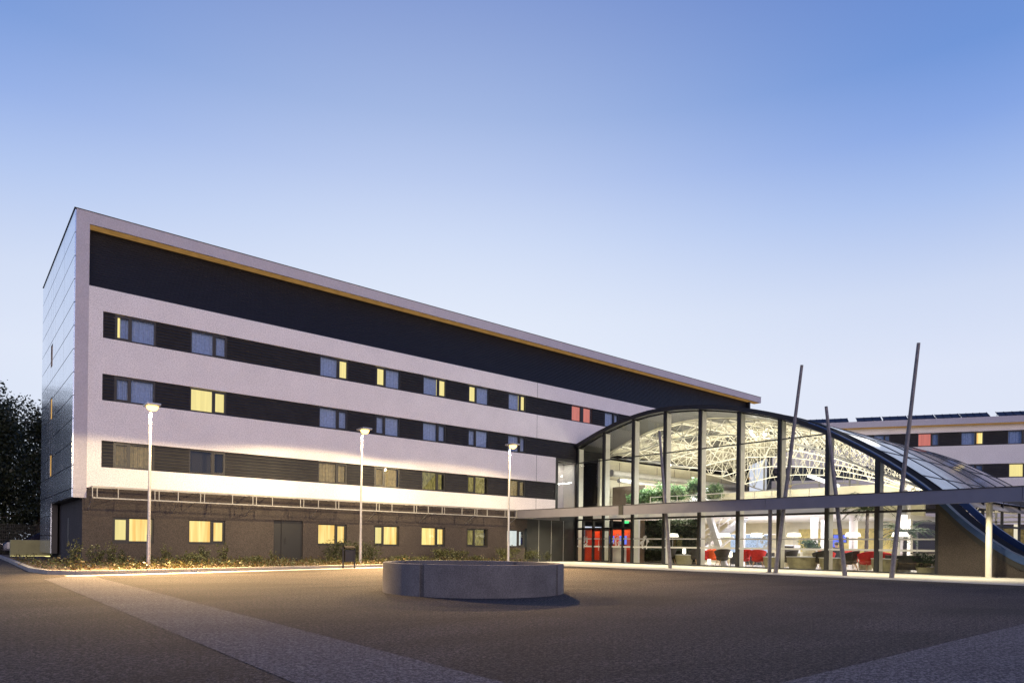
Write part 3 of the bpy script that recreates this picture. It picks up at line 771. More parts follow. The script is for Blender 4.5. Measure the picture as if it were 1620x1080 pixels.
# ------------------------------------------------------------------ street lamps
LAMPS = [((5.75,27.6),.105,5.95,'street lamp before the corner rooms, leftmost of the three'),
         ((14.95,28.95),.105,6.33,'middle street lamp, beside the litter bin'),
         ((22.9,27.75),.105,6.32,'street lamp behind the round concrete planter')]
for (x,y),z0,zt,lab in LAMPS:
    root = thing('street_lamp', lab, 'street lamp', (x,y,z0), 0, 'street lamps along the planting bed')
    h = zt-z0
    p = MB(); p.tube((0,0,0),(0,0,1.2),.072,.068,n=14); p.tube((0,0,1.2),(0,0,h-.06),.056,.042,n=14); p.build('pole', M['steel'], root, smooth=R(40))
    p = MB(); p.lathe([(.16,-.02),(.16,.015),(.09,.02)],16); p.build('base_plate', M['steel'], root, smooth=R(40))
    p = MB(); p.box((-.23,-.58,h-.01),(.23,.12,h+.07)); p.build('lamp_head', M['steel'], root, bevel=.02)
    p = MB(); p.lathe([(.02,-.17),(.13,-.135),(.19,-.06),(.20,0)],18,(0,-.28,h-.025)); p.build('lens', M['lampglow'], root, smooth=True)
    ld = bpy.data.lights.new('lamp_light', 'SPOT'); ld.energy = 3300; ld.color = (1., .77, .42); ld.spot_size = R(166); ld.spot_blend = .10; ld.shadow_soft_size = .10
    lo = bpy.data.objects.new('lamp_light', ld); col.objects.link(lo); lo.location = (x, y-.28, zt-.23); lo.rotation_euler = (R(7.5), 0, 0)
    # road side of the same luminaire: thrown forward over the forecourt
    far = x > 20
    ld = bpy.data.lights.new('lamp_throw', 'SPOT'); ld.energy = 13500 if far else 22000; ld.color = (1., .62, .27); ld.spot_size = R(84 if far else 98); ld.spot_blend = .9; ld.shadow_soft_size = .10
    lo = bpy.data.objects.new('lamp_throw', ld); col.objects.link(lo); lo.location = (x, y-.28, zt-.23)
    d = Vector((-.42,-.62,-.66)) if far else Vector((.10,-.60,-.78))
    lo.rotation_euler = d.to_track_quat('-Z','Y').to_euler()

# ------------------------------------------------------------------ round concrete planter
pl = thing('round_planter', 'large round low concrete planter ring standing on the asphalt', 'planter', (9.47,12.72,0), R(20))
RO, RI, PH = 2.08, 1.90, .67
cuts = [0, 95, 182.5, 274, 360]
for i in range(4):
    a0, a1 = R(cuts[i])+.026, R(cuts[i+1])-.026; n_ = 28; secs = []
    for k in range(n_+1):
        t = a0+(a1-a0)*k/n_; c_, s_ = math.cos(t), math.sin(t)
        secs.append([(r_*c_, r_*s_, z) for r_,z in ((RO,.0),(RO,PH-.012),(RO-.012,PH),(RI+.012,PH),(RI,PH-.012),(RI,0))])
    m_ = MB(); m_.sweep(secs); m_.build('ring_segment', M['concrete'], pl, smooth=R(35))
m_ = MB(); m_.lathe([(RI-.01,.0),(RI-.01,.32)],48); m_.build('planter_soil', M['soil'], pl)
for a in cuts[:4]:                                # recessed, dirt-darkened joints between the four castings
    t = R(a); m_ = MB(); d = Vector((math.cos(t),math.sin(t),0)); z = Vector((0,0,PH/2-.012))
    m_.beam(d*(RI+.015)+z, d*(RO-.022)+z, .125, PH-.024); m_.build('joint', M['joint'], pl)

# ------------------------------------------------------------------ litter bin
bn = thing('litter_bin', 'dark litter bin hung between two posts at the edge of the bed', 'litter bin', (13.35,26.9,0), R(-12))
p = MB(); p.box((-.19,-.14,.28),(.19,.14,.80)); p.build('bin_body', M['black'], bn, bevel=.02)
p = MB(); p.sweep([[(-.22,-.19+.38*u,.84+.10*math.sin(math.pi*u)),(.22,-.19+.38*u,.84+.10*math.sin(math.pi*u)),(.22,-.19+.38*u,.87+.10*math.sin(math.pi*u)),(-.22,-.19+.38*u,.87+.10*math.sin(math.pi*u))] for u in [k/8 for k in range(9)]]); p.build('bin_hood', M['matt'], bn, smooth=R(40))
for s_ in (-1,1):
    p = MB(); p.box((s_*.25-.03,-.03,0),(s_*.25+.03,.03,.90)); p.build('post', M['black'], bn, bevel=.006)

# ------------------------------------------------------------------ shrubs in the bed
def foliage(rx, ry, rz, n, size, top=.35, shape='ball', clumps=9):
    m_ = MB(); cs = []
    for k in range(clumps):
        t = rnd.random()*6.283; q = math.sqrt(rnd.random())*.75
        cs.append(Vector((rx*q*math.cos(t), ry*q*math.sin(t), rz*(.35+.95*rnd.random()))))
    for k in range(n):
        c = rnd.choice(cs) + Vector((rnd.gauss(0,rx*.27), rnd.gauss(0,ry*.27), rnd.gauss(0,rz*.22)))
        if c.z < .03: c.z = .03+rnd.random()*.1
        m_.leaf(c, size*(.6+.8*rnd.random()))
    return m_
def stems(rx, h, n=7):
    m_ = MB()
    for k in range(n):
        t = rnd.random()*6.283; m_.tube((0,0,0),(rx*.7*math.cos(t),rx*.7*math.sin(t),h*(.7+.4*rnd.random())),.012,.005,n=5,cap=False)
    return m_
def upright(h, r_, n, size):
    """leggy shrub: leaves strung along a few stems"""
    f = MB(); s_ = MB()
    for k in range(8):
        t = rnd.random()*6.283; tip = Vector((r_*math.cos(t)*rnd.random(), r_*math.sin(t)*rnd.random(), h*(.6+.5*rnd.random())))
        s_.tube((0,0,0), tip, .010, .004, n=4, cap=False)
        for j in range(n//8):
            u = .25+.75*rnd.random(); c = tip*u + Vector((rnd.gauss(0,.05),rnd.gauss(0,.05),rnd.gauss(0,.03)))
            f.leaf(c, size*(.6+.8*rnd.random()))
    return f, s_
KINDS = {}
def shrub_proto(key, mb_f, mb_s, mat_):
    KINDS[key] = (mb_f, mb_s, mat_, None)
def place_shrub(key, x, y, s, label, rz=None):
    mb_f, mb_s, mat_, proto = KINDS[key]
    if proto is None:
        root = empty('shrub', (x,y,.10)); mb_f.build('foliage', mat_, root); mb_s.build('stem', M['bark'], root)
        KINDS[key] = (mb_f, mb_s, mat_, root)
    else:
        root = copy_tree(proto)
    root.location = (x,y,.10); root.scale = (s,s,s); root.rotation_euler = (0,0,rnd.random()*6.28 if rz is None else rz)
    tag(root, label, 'shrub', 'shrubs in the planting bed')
f,s_ = upright(1.0,.42,420,.085); shrub_proto('leggy', f, s_, M['leaf_shrub'])
f,s_ = upright(.8,.5,460,.08); shrub_proto('leggy2', f, s_, M['leaf_dark'])
shrub_proto('mound', foliage(.85,.6,.34,700,.10,clumps=12), stems(.8,.35), M['leaf_shrub'])
shrub_proto('dense', foliage(.72,.62,.62,1700,.085,clumps=22), stems(.5,.8), M['leaf_dark'])
shrub_proto('bushy', foliage(.7,.5,.5,900,.10,clumps=14), stems(.5,.6), M['leaf_shrub'])
SH = [('leggy',3.75,29.6,.95,'leggy shrub at the foot of the inset corner, nearest the pier'),
      ('leggy2',4.45,30.2,1.0,'dark leggy shrub in front of the corner of the brown wall'),
      ('leggy',5.1,30.8,.9,'thin pale shrub left of the first lit ground floor window'),
      ('leggy2',5.75,31.9,.75,'small dark shrub under the left end of the first lit window'),
      ('leggy2',6.6,32.0,.6,'low dark shrub left of the foot of the first street lamp'),
      ('leggy',7.2,31.6,.8,'leafy shrub right of the foot of the first street lamp'),
      ('mound',8.1,31.0,1.0,'wide low shrub between the first lamp and the second lit window'),
      ('leggy2',8.9,31.7,1.0,'bushy dark shrub under the second lit window, left one'),
      ('leggy',9.75,32.0,.95,'bushy pale shrub under the second lit window, right one'),
      ('mound',10.9,31.6,.7,'low spreading shrub right of the second lit window'),
      ('leggy',12.0,32.2,.6,'small shrub at the left jamb of the dark door'),
      ('leggy',14.3,31.0,.5,'sprig just right of the dark door'),
      ('dense',15.55,32.3,1.15,'dense dark rounded bush under the third lit window'),
      ('dense',16.9,32.0,1.05,'dense dark rounded bush behind the middle street lamp'),
      ('mound',15.3,30.6,.75,'low pale tuft in front of the dense bush behind the bin'),
      ('mound',18.6,31.6,.8,'low brownish tuft left of the planter under the fourth window'),
      ('mound',20.0,31.8,.7,'low tuft over the left rim of the round planter'),
      ('bushy',21.6,32.0,1.0,'leafy bush under the fifth lit window, above the planter rim'),
      ('bushy',22.9,32.2,.85,'leafy bush between the fifth and sixth windows'),
      ('mound',24.2,32.4,.75,'low spread of leaves under the dim sixth window'),
      ('bushy',26.6,32.3,1.1,'big leafy bush left of the foot of the third street lamp'),
      ('bushy',28.6,32.3,.9,'twiggy bush under the white lit window'),
      ('leggy2',29.4,31.8,.8,'sparse shrub by the dark entrance wall')]
for a in SH: place_shrub(*a)
# leaf litter and ground cover
gc = MB()
def in_bed():
    while True:
        x = 2.4+rnd.random()*24.2
        pts = bed_f[4:]
        yk = None
        for i in range(len(pts)-1):
            if pts[i][0] <= x <= pts[i+1][0]:
                yk = pts[i][1]+(pts[i+1][1]-pts[i][1])*(x-pts[i][0])/(pts[i+1][0]-pts[i][0])
        if yk is None: continue
        yk += .22
        if x < 4.4: return x, yk + rnd.random()*(14.)
        return x, yk + (34.0-yk)*rnd.random()**1.3
for k in range(9000):
    x,y = in_bed(); gc.leaf((x,y,.115+abs(rnd.gauss(0,.06))), .06+.07*rnd.random(), mi=0 if rnd.random()<.62 else 1)
for k in range(260):
    x,y = in_bed(); r_ = .15+.25*rnd.random()
    for j in range(22): gc.leaf((x+rnd.gauss(0,r_*.5), y+rnd.gauss(0,r_*.5), .13+abs(rnd.gauss(0,.12))), .08+.06*rnd.random(), mi=1 if rnd.random()<.7 else 0)
o = gc.build('ground_cover', [M['leaf_dry'], M['leaf_shrub']]); o['kind'] = 'stuff'; o['label'] = 'dry leaves and low plants covering the bed'; o['category'] = 'ground cover'

# ------------------------------------------------------------------ trees at the far left
def make_tree(h, cr, n, seed):
    global rnd
    keep = rnd; rnd = random.Random(seed)
    t = MB(); crown = MB()
    pts = [Vector((0,0,0))]
    for k in range(1,7): pts.append(Vector((rnd.gauss(0,.12)*k*.4, rnd.gauss(0,.12)*k*.4, h*.8*k/6)))
    for k in range(6): t.tube(pts[k], pts[k+1], .22*(1-k/6.6), .22*(1-(k+1)/6.6), n=8, cap=False)
    cl = []
    for k in range(30):
        u = .12+.85*rnd.random(); base = pts[min(5,int(u*6))].lerp(pts[min(6,int(u*6)+1)], u*6-int(u*6))
        a = rnd.random()*6.283; w = cr*(1.05-.75*max(0,u-.35)/.65)*(.35+.75*rnd.random())
        tip = base+Vector((math.cos(a)*w, math.sin(a)*w, h*.10*rnd.random()+.3))
        t.tube(base, tip, .07*(1.1-u), .015, n=5, cap=False)
        for j in range(5): cl.append((base.lerp(tip,.45+.6*rnd.random())+Vector((rnd.gauss(0,.3),rnd.gauss(0,.3),rnd.gauss(0,.25))), .35+.45*rnd.random()))
    for k in range(10): cl.append((pts[6]+Vector((rnd.gauss(0,.5),rnd.gauss(0,.5),rnd.gauss(.5,.8))), .45))
    for k in range(n):
        c, r_ = rnd.choice(cl)
        crown.leaf(c+Vector((rnd.gauss(0,r_),rnd.gauss(0,r_),rnd.gauss(0,r_*.7))), .16+.16*rnd.random(), asp=.6)
    rnd = keep
    return t, crown
TP = [make_tree(13.2,3.0,15000,3), make_tree(11.4,2.6,12500,11)]
TR = [(0,1.9,57,.93,.0,'tall dark broadleaf tree at the left edge, nearest the road'),
      (1,5.3,60,.97,1.3,'dark tree beside the pier of the white wing, lower crown'),
      (0,3.6,66,.98,2.2,'dark tree standing behind the gap between the two nearer crowns'),
      (1,-1.2,60,1.1,4.0,'dark tree just beyond the left edge of the road'),
      (1,7.6,70,1.0,5.0,'dark tree hidden mostly by the white wing')]
proto = [None,None]
for k,x,y,s,rz,lab in TR:
    if proto[k] is None:
        root = empty('broadleaf_tree', (x,y,0)); TP[k][0].build('trunk', M['bark'], root, smooth=True); TP[k][1].build('crown', M['leaf_tree'], root); proto[k] = root
    else: root = copy_tree(proto[k])
    root.location = (x,y,0); root.scale = (s,s,s); root.rotation_euler = (0,0,rz); tag(root, lab, 'tree', 'dark trees beyond the road')
# undergrowth mass beneath them
hd_ = MB()
for k in range(7000):
    x = -6+17*rnd.random(); hd_.leaf((x, 62+rnd.gauss(0,1.6), abs(rnd.gauss(0,1.3))*(1+.4*math.sin(x*1.7))), .2+.2*rnd.random(), asp=.6)
o = hd_.build('undergrowth', M['leaf_tree']); o['kind'] = 'stuff'
# fence
fe = thing('mesh_fence', 'dark mesh fence panels standing before the trees', 'fence', (1.0,55,0))
p = MB()
for x in (-2.5,-.0,2.5,5.0): p.box((x-1.0-.03,-.03,0),(x-1.0+.03,.03,2.1))
p.build('fence_post', M['black'], fe)
p = MB()
for k in range(21): p.box((-3.5,-.008,.1+.095*k),(4.0,.008,.115+.095*k))
for k in range(76): p.box((-3.5+.1*k,-.006,.1),(-3.49+.1*k,.006,2.02))
p.build('mesh_panel', M['black'], fe)

# olive block wall with a light strip, dark car behind it
bw_ = thing('block_wall', 'low olive block with a glowing strip along its foot by the pier', 'low wall', (3.95,47.6,0))
p = MB(); p.box((-1.1,-.25,.10),(.9,.25,1.02)); p.build('block', M['stone'], bw_, bevel=.02)
p = MB(); p.box((-1.1,-.28,.07),(.9,-.2505,.12)); p.build('light_strip', M['led'], bw_)
p = MB(); p.box((-1.0,-.2,0),(.8,.2,.1)); p.build('plinth', M['black'], bw_)
car = thing('parked_car', 'dark blue parked car half hidden behind the olive block and pier', 'car', (4.6,51.5,0), 0)
prof = [(-1.9,.35),(-1.92,.72),(-1.75,.92),(-.85,1.02),(-.15,1.45),(.9,1.50),(1.55,1.12),(2.05,1.0),(2.1,.4)]
W_ = .86
c = MB()
secs = []
for yy_,ins in ((-W_,.06),(-W_+.12,.0),(W_-.12,.0),(W_,.06)):
    secs.append([(x*(1-ins*.3), yy_*(.84 if z>1.1 else 1.), z-(ins if z>.6 else 0)) for x,z in prof])
c.sweep(secs); c.build('body', M['carpaint'], car, smooth=R(35))
c = MB(); c.add([(-.80,-.68,1.06),(-.80,.68,1.06),(-.17,.60,1.42),(-.17,-.60,1.42)],[(0,1,2,3)]); c.build('windscreen', M['darkglass'], car)
for x in (-1.25,1.3):
    for s_ in (-1,1):
        c = MB(); c.tube((x,s_*.86,.32),(x,s_*.66,.32),.32,n=20); wh = c.build('wheel', M['tyre'], car, smooth=R(40))
        c = MB(); c.tube((x,s_*.875,.32),(x,s_*.70,.32),.19,n=12); c.build('rim', M['steel'], wh)
for s_ in (-1,1):
    c = MB(); c.box((-1.95,s_*.6-.16,.66),(-1.86,s_*.6+.16,.80)); c.build('headlight', M['winglass'], car, bevel=.02)

# ------------------------------------------------------------------ things inside the hall
def tub_chair(mat_):
    root = empty('tub_chair', (0,0,0))
    s = MB(); secs = []
    for k in range(17):
        t = R(-30)+R(240)*k/16; r_ = .36; hgt = .74+.16*math.sin(math.pi*k/16)
        c_, s_ = math.cos(t), math.sin(t)
        secs.append([(r_*.78*c_,r_*.78*s_,.40),(r_*c_*1.18,r_*s_*1.18,hgt),(r_*c_*1.02,r_*s_*1.02,hgt+.02),(r_*.62*c_,r_*.62*s_,.42)])
    s.sweep(secs); s.build('backrest', mat_, root, smooth=R(50))
    s = MB(); s.lathe([(.05,.26),(.27,.30),(.33,.40),(.30,.46),(.02,.48)],20); s.build('seat', mat_, root, smooth=True)
    for sx in (-1,1):
        for sy in (-1,1):
            s = MB(); s.tube((sx*.18,sy*.18,.32),(sx*.27,sy*.27,0),.022,.014,n=6); s.build('leg', M['wood'], root)
    return root
CH = {}
def place_chair(key, mat_, x, y, rz, lab, s=1.):
    if key not in CH: CH[key] = tub_chair(mat_); r_ = CH[key]
    else: r_ = copy_tree(CH[key])
    r_.location = (x,y,.02); r_.rotation_euler = (0,0,rz); r_.scale = (s,s,s)
    tag(r_, lab, 'armchair', 'armchairs in the lounge')
rd = M['red']; dkf = M['darkfab']
for x,y,rz,lab in ((37.0,28.1,1.2,'red armchair by the plant wall, leftmost in the lounge'),
                   (37.0,25.3,.6,'crimson armchair left of the glowing cube lantern'),
                   (35.75,21.85,2.6,'red armchair just right of the fourth mullion, back to the glass'),
                   (35.75,20.95,2.0,'red armchair left of the slim canopy post, seen side on'),
                   (37.6,17.9,1.6,'red armchair behind the big olive drum table'),
                   (37.4,16.5,1.8,'red armchair back behind the mast that leans left'),
                   (35.9,15.05,2.7,'large red armchair with beech legs left of the last inner mullion'),
                   (37.0,14.6,1.0,'red armchair right of the last inner mullion, behind the drum table')):
    place_chair('red', rd, x, y, rz, lab, 1.1)
place_chair('orange', M['orange'], 37.2, 24.8, 2.0, 'orange armchair beside the slanted white column', 1.1)
for x,y,rz,lab in ((35.7,27.1,2.8,'charcoal armchair right of the first leaning mast'),
                   (36.2,25.6,3.4,'charcoal armchair left of the mullion beside the plant wall'),
                   (35.8,23.3,2.6,'charcoal armchair at the foot of the slanted white column'),
                   (36.0,19.2,3.2,'charcoal armchair right of the tall mast that leans right'),
                   (35.9,17.4,2.9,'charcoal armchair between the big drum table and a mullion'),
                   (35.9,15.9,3.3,'charcoal armchair right of the mast that leans left')):
    place_chair('dark', dkf, x, y, rz, lab, 1.12)
sofa = thing('sofa', 'dark charcoal sofa with its back to the glass near the right end', 'sofa', (35.9,13.25,.02), R(90))
p = MB(); p.box((-.75,-.36,.12),(.75,.36,.42)); p.build('seat', dkf, sofa, bevel=.04)
p = MB(); p.box((-.78,.24,.42),(.78,.42,.82)); p.build('backrest', dkf, sofa, bevel=.04)
for s_ in (-1,1):
    p = MB(); p.box((s_*.78-.08,-.36,.12),(s_*.78+.08,.42,.60)); p.build('armrest', dkf, sofa, bevel=.03)
    p = MB(); p.tube((s_*.65,-.28,0),(s_*.65,-.28,.12),.025,n=6); p.build('leg', M['wood'], sofa)
DT = None
for x,y,r_,h,lab in ((35.9,26.1,.55,.62,'olive drum table with a small glowing lamp on it'),
                     (35.75,20.05,.5,.62,'olive drum table at the foot of the slim canopy post'),
                     (35.7,18.3,.80,.66,'broadest olive drum table in the lounge'),
                     (35.7,16.75,.58,.64,'olive drum table right of the ninth pale mullion fin'),
                     (35.6,14.05,.62,.66,'olive drum table behind the tallest leaning mast')):
    root = thing('drum_table', lab, 'table', (x,y,.02), 0, 'olive drum tables in the lounge')
    p = MB(); p.lathe([(r_*.82,0),(r_*.97,h*.5),(r_,h-.04)],28); p.build('drum', M['olive'], root, smooth=R(40))
    p = MB(); p.lathe([(r_*1.03,h-.038),(r_*1.03,h)],28); p.build('table_top', M['tabletop'], root, smooth=R(40))
for x,y,lab in ((35.9,27.0,'white drum floor lamp before the dark plant wall'),(35.9,23.25,'white drum floor lamp right of the slanted white column'),
                (35.9,21.1,'white drum floor lamp left of the slim canopy post'),(35.9,18.9,'white drum floor lamp above the broad drum table'),
                (35.9,15.75,'white drum floor lamp right of the mast that leans left'),(35.9,13.5,'white drum floor lamp before the palm fronds')):
    root = thing('floor_lamp', lab, 'floor lamp', (x,y,.02), 0, 'lit floor lamps behind the glass')
    p = MB(); p.lathe([(.37,1.73),(.365,1.80),(.31,1.94),(.02,1.965)],24,cap=False); p.build('lamp_shade', M['shade'], root, smooth=R(40))
    p = MB(); p.tube((0,0,.03),(0,0,1.9),.014,n=8); p.build('stem', M['steel'], root)
    p = MB(); p.lathe([(.22,0),(.22,.025),(.02,.03)],20); p.build('lamp_base', M['steel'], root)
for x,y,z,lab in ((35.9,26.1,.642,'small glowing lamp standing on the leftmost drum table'),(36.1,24.4,.02,'glowing cube lantern on the floor left of the slanted column'),(36.2,23.0,.5,'small glowing lamp between dark armchair and slanted column')):
    root = thing('table_lamp', lab, 'lamp', (x,y,z), 0, 'small glowing lamps')
    p = MB(); p.lathe([(.11,.06),(.10,.38)],14,cap=True); p.build('lamp_shade', M['shade'], root, smooth=R(40))
    p = MB(); p.lathe([(.08,0),(.03,.06)],12); p.build('lamp_base', M['steel'], root)
    if z == .5:
        pass
st_ = thing('side_table', 'small dark side table carrying a glowing lamp by the slanted column', 'table', (36.2,23.0,.02)); 
p = MB(); p.lathe([(.2,.455),(.2,.48)],18); p.build('table_top', M['darkfab'], st_)
p = MB(); p.tube((0,0,.0),(0,0,.455),.025,n=8); p.build('leg', M['frame'], st_)
# counter with a doodled luminous front
mp_ = None
def doodle():
    m, nt, out = nodes('doodled luminous panel'); L = nt.links.new
    e = N(nt,'ShaderNodeEmission'); e.inputs[1].default_value = .95; L(e.outputs[0], out.inputs[0])
    tc = N(nt,'ShaderNodeTexCoord'); n1 = N(nt,'ShaderNodeTexNoise', i_Scale=3.2, i_Detail=3., i_Distortion=2.); L(tc.outputs['Object'], n1.inputs['Vector'])
    a = N(nt,'ShaderNodeMath', operation='SUBTRACT'); a.inputs[1].default_value = .5; L(n1.outputs[0], a.inputs[0])
    b_ = N(nt,'ShaderNodeMath', operation='ABSOLUTE'); L(a.outputs[0], b_.inputs[0])
    c_ = N(nt,'ShaderNodeMapRange'); c_.inputs[1].default_value = .004; c_.inputs[2].default_value = .02; L(b_.outputs[0], c_.inputs[0])
    mx = N(nt,'ShaderNodeMix', data_type='RGBA'); L(c_.outputs[0], mx.inputs[0]); mx.inputs[6].default_value = (.16,.20,.32,1); mx.inputs[7].default_value = (.62,.76,1.,1)
    L(mx.outputs[2], e.inputs[0]); return m
cn = thing('bar_counter', 'long bar counter with a luminous pale blue doodled front', 'counter', (40.2,24.1,.02))
p = MB(); p.box((0,-1.35,.8),(.1,1.45,1.95)); p.build('front_panel', doodle(), cn)
p = MB(); p.box((.02,-1.35,0),(.6,1.45,.8)); p.build('counter_base', M['intdark'], cn)
p = MB(); p.box((-.05,-1.4,1.952),(.6,1.5,2.0)); p.build('counter_top', M['tabletop'], cn)
dc = thing('display_cabinet', 'white framed display cabinet with dark shelves inside, left of a cream column', 'cabinet', (38.8,20.6,.02))
p = MB(); p.box((-.3,-.42,0),(.3,.42,.82)); p.build('cabinet_base', M['olive'], dc)
p = MB()
for a,b_ in (((-.3,-.42,.82),(.3,-.36,1.3)),((-.3,.36,.82),(.3,.42,1.3)),((-.3,-.36,1.24),(.3,.36,1.3)),((-.3,-.36,.82),(.3,.36,.86))): p.box(a,b_)
p.build('cabinet_frame', M['tabletop'], dc)
p = MB(); p.box((-.1,-.36,.86),(.29,.36,1.24)); p.build('shelf_interior', M['frame'], dc)
for x,y,z,lab in ((42.0,19.2,1.75,'bright blue wall screen, upper of the pair'),(42.0,19.75,1.45,'bright blue wall screen, lower left of the pair')):
    root = thing('glowing_wall_panel', lab, 'screen', (x,y,z), 0, 'blue screens in the lounge')
    p = MB(); p.box((0,-.42,-.26),(.04,.42,.26)); p.build('bezel', M['frame'], root)
    p = MB(); p.add([(-.004,-.38,-.22),(-.004,.38,-.22),(-.004,.38,.22),(-.004,-.38,.22)],[(0,1,2,3)]); p.build('screen', M['screen'], root)
    p = MB(); p.box((.04,-.04,-z+.02),(.08,.04,.2)); p.build('screen_stand', M['frame'], root)
# plants
def plant(name, lab, cat, mb, mat_, loc, stem=None, pot=None):
    root = thing(name, lab, cat, loc); mb.build('foliage', mat_, root)
    if stem: stem.build('stem', M['bark'], root, smooth=True)
    if pot: pot.build('pot', M['olive'], root, smooth=R(40))
    return root
gw = MB()
for k in range(8200): gw.leaf((37.0+rnd.gauss(0,.10), 25.75+rnd.random()*4.9, .15+2.75*rnd.random()), .13+.09*rnd.random(), asp=.6)
root = thing('plant_wall', 'tall dark green plant wall in the lounge by the entrance doors', 'plant wall', (37.1,27.3,.02))
gw.build('foliage', M['leaf_wall'], root, off=(37.1,27.3,.02))
p = MB(); p.box((37.2,25.7,.02),(37.3,30.7,2.9)); p.build('backing', M['frame'], root, off=(37.1,27.3,.02))
for y,rz,lab in ((31.3,.42,'lowest bright leafy clump on the upper level, by the brown partition'),(30.1,.62,'bright leafy clump second from the brown partition upstairs'),
                 (28.9,.80,'bright leafy clump upstairs between the third and fourth uprights'),(27.7,.72,'bright leafy clump upstairs left of the shortest mast'),
                 (26.3,.85,'tallest bright leafy clump upstairs behind the shortest mast'),(25.0,.66,'bright leafy clump upstairs beside the luminous panel')):
    q = MB(); q.box((-.34,-.58,-.71),(.34,.58,.02))
    rt = plant('balcony_plant', lab, 'plant', foliage(.42,.62,rz,1700,.17,clumps=20), M['leaf_in'], (37.3,y,4.06), stems(.3,.6))
    q.build('pot', M['tabletop'], rt, bevel=.02); rt['group'] = 'plants on the upper level'
def palm(h, nfr, L_, seed):
    global rnd
    keep = rnd; rnd = random.Random(seed); f = MB(); s_ = MB()
    for k in range(8): s_.tube((0.02*k,0,h*k/8),(0.02*(k+1),0,h*(k+1)/8),.12-.004*k,.10-.004*k,n=9,cap=False)
    top = Vector((.16,0,h))
    for k in range(nfr):
        a = 6.283*k/nfr+rnd.gauss(0,.2); el = .2+1.0*rnd.random(); prev = top; d = Vector((math.cos(a)*math.cos(el),math.sin(a)*math.cos(el),math.sin(el)))
        for j in range(9):
            nx = prev+d*(L_/9); s_.tube(prev,nx,.012,.009,n=4,cap=False)
            for sd in (-1,1):
                q = d.cross(Vector((0,0,1)));
                if q.length < .05: q = Vector((1,0,0))
                q.normalize(); dd_2 = (q*sd+d*.6+Vector((0,0,-.25))).normalized(); c = prev+dd_2*.2
                f.leaf(c, .44*(1-.05*j), dd_2, asp=.13); f.leaf(c+d*L_/18, .44*(1-.05*j), dd_2, asp=.13)
            prev = nx; d = (d+Vector((0,0,-.19))).normalized()
    rnd = keep; return f, s_
for h,nf,L_,loc,lab,sd in ((3.2,15,1.5,(37.8,15.9,.02),'tall indoor palm whose crown rises behind the canopy',5),(1.9,18,1.6,(37.2,13.8,.02),'broad dark indoor palm near the right end of the glass',8)):
    f,s_ = palm(h,nf,L_,sd)
    root = thing('palm_tree', lab, 'palm', loc, 0, 'indoor palms'); f.build('crown', M['leaf_palm'], root); s_.build('trunk', M['bark'], root, smooth=True)
    p = MB(); p.lathe([(.30,0),(.38,.45),(.34,.45)],18); p.build('pot', M['olive'], root, smooth=R(40))
plant('potted_plant', 'low dark leafy plants at the right end of the glass', 'plant', foliage(.45,.6,.45,800,.13,clumps=12), M['leaf_palm'], (35.6,12.25,.25), stems(.3,.4), (lambda q: (q.lathe([(.34,-.23),(.42,.05)],16), q)[1])(MB()))
plant('potted_plant', 'dark leafy plant behind the drum table and red armchair back', 'plant', foliage(.4,.7,.4,800,.14,clumps=12), M['leaf_palm'], (38.6,19.4,1.0), stems(.3,.4), (lambda q: (q.lathe([(.3,-.98),(.36,.05)],16), q)[1])(MB()))

